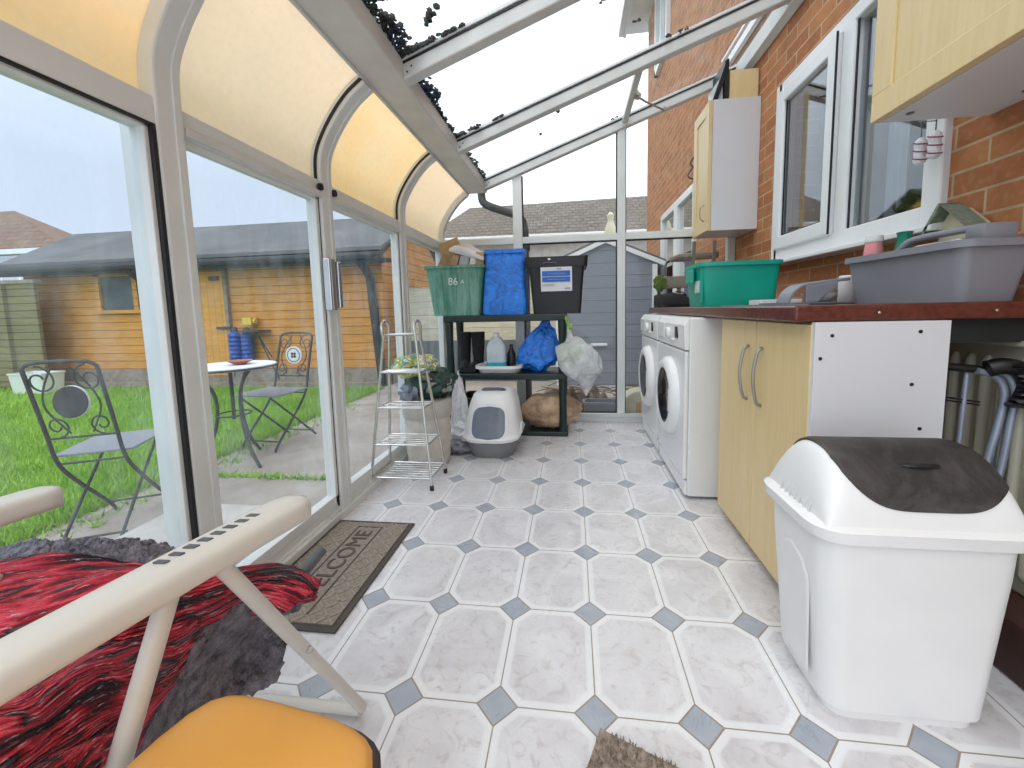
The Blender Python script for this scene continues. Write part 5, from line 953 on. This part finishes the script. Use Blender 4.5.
rg = thing('tan_rug', 'tan coir mat corner at the bottom edge near the camera', 'mat', (0.14, -0.245, 0.001), math.radians(-22))
rbm = B().box(-0.20, 0.20, -0.16, 0.14, 0, 0.012)
for k in range(2600): x = random.uniform(-0.2, 0.2); y = random.uniform(-0.16, 0.14); a = random.uniform(0, 6.28); rbm.quad((x, y, 0.011), (x+0.004*math.cos(a), y+0.004*math.sin(a), 0.011), (x+0.003*math.cos(a+1), y+0.003*math.sin(a+1), 0.018+random.random()*0.006), (x-0.001, y, 0.018))
put('pile', rbm, 'rug', rg, local=True)

# ------------------------------------------------------------------ recliner with throw, stool
rc = thing('garden_recliner', 'ivory framed folding garden recliner buried under a red throw', 'chair', (-0.78, -0.45, 0))
def armrest(x):
    sec = []
    L = [(-0.238, 0.608, 0.006), (-0.241, 0.609, 0.020), (-0.25, 0.610, 0.031), (-0.27, 0.611, 0.036), (-0.40, 0.610, 0.036), (-0.6, 0.606, 0.034), (-0.85, 0.602, 0.031), (-1.05, 0.598, 0.028)]
    for y, z, hw in L:
        xx = x-0.22*(-(y+0.24)); h = min(0.021, hw); sec.append([(xx+hw*math.copysign(abs(math.cos(a))**0.62, math.cos(a)), y, z+h*math.copysign(abs(math.sin(a))**0.62, math.sin(a))) for a in np.linspace(0, 2*PI, 41)[:-1]])
    return loft(B(), sec)
for x in (-0.520, -1.020):
    a = put('armrest', armrest(x), 'chair_white', rc, smooth=True); a.modifiers.remove(a.modifiers['split'])
    for k in range(8):
        y = -0.318-0.0168*k; xx = x-0.22*(-(y+0.24)); w_ = 0.0042 if k < 6 else 0.0032
        put('notch', B().prism([(xx-0.012, y-w_, 0.6300), (xx+0.004, y-w_+0.001, 0.6300), (xx+0.006, y+w_, 0.6300), (xx-0.010, y+w_, 0.6300)], (0, 0, 0.0026)), 'grey_dark', a)
    put('front_leg', B().tube([(x-0.030, -0.375, 0.592), (x-0.025, -0.055, 0.02)], 0.0115, 12), 'chair_white', rc, smooth=True)
    put('rear_leg', B().tube([(x-0.045, -0.43, 0.59), (x-0.060, -0.505, 0.40), (x-0.09, -0.72, 0.02)], 0.0125, 12), 'chair_white', rc, smooth=True)
    put('leg_bolt', B().lathe([(0.001, -0.004), (0.006, -0.003), (0.006, 0.003)], (x-0.016, -0.225, 0.322), 10, axis='x'), 'chrome', rc, smooth=True)
put('floor_bar', B().tube([(-0.545, -0.06, 0.018), (-1.075, -0.06, 0.018)], 0.012, 10), 'chair_white', rc, smooth=True); put('floor_bar', B().tube([(-0.61, -0.72, 0.018), (-1.13, -0.72, 0.018)], 0.012, 10), 'chair_white', rc, smooth=True)
for x in (-0.80, -1.08): put('seat_rail', B().tube([(x, -0.24, 0.36), (x-0.05, -0.80, 0.32)], 0.011, 10), 'chair_white', rc, smooth=True)
put('seat_sling', B().prism([(-1.07, -0.25, 0.35), (-0.81, -0.25, 0.35), (-0.86, -0.78, 0.31), (-1.12, -0.78, 0.31)], (0, 0, 0.008)), 'grey_dark', rc); put('foot_rest_tube', B().tube([(-0.625, -0.12, 0.385), (-0.610, -0.062, 0.412)], 0.012, 10), 'grey_dark', rc, smooth=True, label='dark rubber ended tube')
RG = [[(-1.273, -0.265, 0.45), (-1.113, -0.274, 0.48), (-0.928, -0.264, 0.5), (-0.795, -0.236, 0.48), (-0.717, -0.191, 0.44), (-0.656, -0.136, 0.41), (-0.565, -0.148, 0.385)], [(-1.062, -0.384, 0.47), (-0.904, -0.395, 0.5), (-0.784, -0.378, 0.52), (-0.707, -0.345, 0.5), (-0.688, -0.273, 0.45), (-0.666, -0.185, 0.405), (-0.569, -0.175, 0.375)], [(-0.888, -0.48, 0.48), (-0.77, -0.475, 0.5), (-0.717, -0.439, 0.5), (-0.681, -0.397, 0.48), (-0.672, -0.335, 0.44), (-0.708, -0.247, 0.385), (-0.722, -0.185, 0.35)], [(-0.736, -0.555, 0.5), (-0.657, -0.541, 0.5), (-0.645, -0.501, 0.48), (-0.643, -0.454, 0.45), (-0.662, -0.394, 0.4), (-0.717, -0.301, 0.34), (-0.766, -0.214, 0.29)], [(-0.604, -0.621, 0.5), (-0.544, -0.608, 0.5), (-0.571, -0.56, 0.46), (-0.593, -0.515, 0.42), (-0.637, -0.456, 0.36), (-0.716, -0.367, 0.29), (-0.757, -0.304, 0.25)]]
GG = [[(-1.43, -0.186, 0.42), (-1.256, -0.192, 0.45), (-1.126, -0.177, 0.47), (-0.988, -0.16, 0.48), (-0.866, -0.155, 0.45), (-0.733, -0.154, 0.4), (-0.605, -0.149, 0.37)], [(-1.149, -0.344, 0.43), (-0.967, -0.362, 0.46), (-0.872, -0.322, 0.47), (-0.776, -0.291, 0.45), (-0.731, -0.235, 0.41), (-0.662, -0.183, 0.37), (-0.609, -0.14, 0.345)], [(-0.943, -0.456, 0.45), (-0.808, -0.455, 0.47), (-0.767, -0.409, 0.46), (-0.725, -0.365, 0.44), (-0.703, -0.286, 0.38), (-0.705, -0.193, 0.33), (-0.692, -0.138, 0.31)], [(-0.799, -0.527, 0.46), (-0.704, -0.517, 0.46), (-0.689, -0.475, 0.44), (-0.674, -0.417, 0.4), (-0.721, -0.294, 0.32), (-0.726, -0.152, 0.26), (-0.667, -0.132, 0.22)], [(-0.654, -0.6, 0.46), (-0.584, -0.589, 0.46), (-0.614, -0.53, 0.4), (-0.671, -0.434, 0.32), (-0.714, -0.341, 0.26), (-0.721, -0.227, 0.19), (-0.675, -0.153, 0.17)]]
def cloth(Gc, n, folds, fuzz, ph):
    P = surf(Gc, n); ni = len(P); nj = len(P[0]); out = []
    for i, row in enumerate(P):
        rr = []
        for j, p in enumerate(row):
            u = j/nj; v = i/ni
            h = folds*(math.sin((v*7+u*2.1)*2*PI*0.6+2.0*noise.noise(Vector((u*3, v*3, ph))))+0.8*noise.noise(Vector((u*6, v*11, ph+4))))+fuzz*noise.noise(Vector((p.x*75, p.y*75, p.z*75)))+fuzz*0.7*noise.noise(Vector((p.x*160, p.y*160, ph)))
            rr.append(p+Vector((0.3*h, 0.25*h, h)))
        out.append(rr)
    return out
tw = thing('throw_blanket', 'red and black striped knitted throw with grey fleece lining over recliner', 'blanket', (-0.78, -0.45, 0.40))
put('knit_top', B().grid(cloth(RG, 30, 0.014, 0.0015, 1.0)), 'knit', tw, smooth=True, solid=0.010)
put('fleece_lining', B().grid(cloth(GG, 34, 0.007, 0.010, 5.0)), 'fleece', tw, smooth=True, solid=0.012)
sl = thing('stool', 'stool with orange vinyl seat and dark brown edge at bottom of view', 'stool', (-0.42, -0.60, 0))
def seat_loop(z, g):
    P = [(-0.265, -0.475), (-0.285, -0.452), (-0.33, -0.437), (-0.40, -0.427), (-0.46, -0.420), (-0.505, -0.418), (-0.535, -0.44), (-0.55, -0.52), (-0.555, -0.62), (-0.54, -0.72), (-0.50, -0.76), (-0.42, -0.775), (-0.33, -0.765), (-0.275, -0.72), (-0.26, -0.62), (-0.257, -0.53)]
    cx, cy = -0.41, -0.60; return [(cx+(x-cx)*g, cy+(y-cy)*g, z) for x, y in P]
put('seat_edge', loft(B(), [seat_loop(0.405, 0.96), seat_loop(0.408, 1.02), seat_loop(0.432, 1.03), seat_loop(0.438, 1.0)]), 'cushion_edge', sl, smooth=True, sub=1)
put('seat_pad', loft(B(), [seat_loop(0.425, 0.975), seat_loop(0.441, 0.985), seat_loop(0.449, 0.95), seat_loop(0.452, 0.80), seat_loop(0.450, 0.4)]), 'cushion', sl, smooth=True, sub=1)
for x, y in ((-0.31, -0.49), (-0.50, -0.47), (-0.31, -0.72), (-0.50, -0.72)): put('leg', B().tube([(x, y, 0.41), (x+(x+0.41)*0.15, y+(y+0.60)*0.1, 0.0)], 0.012, 10), 'chrome', sl, smooth=True)
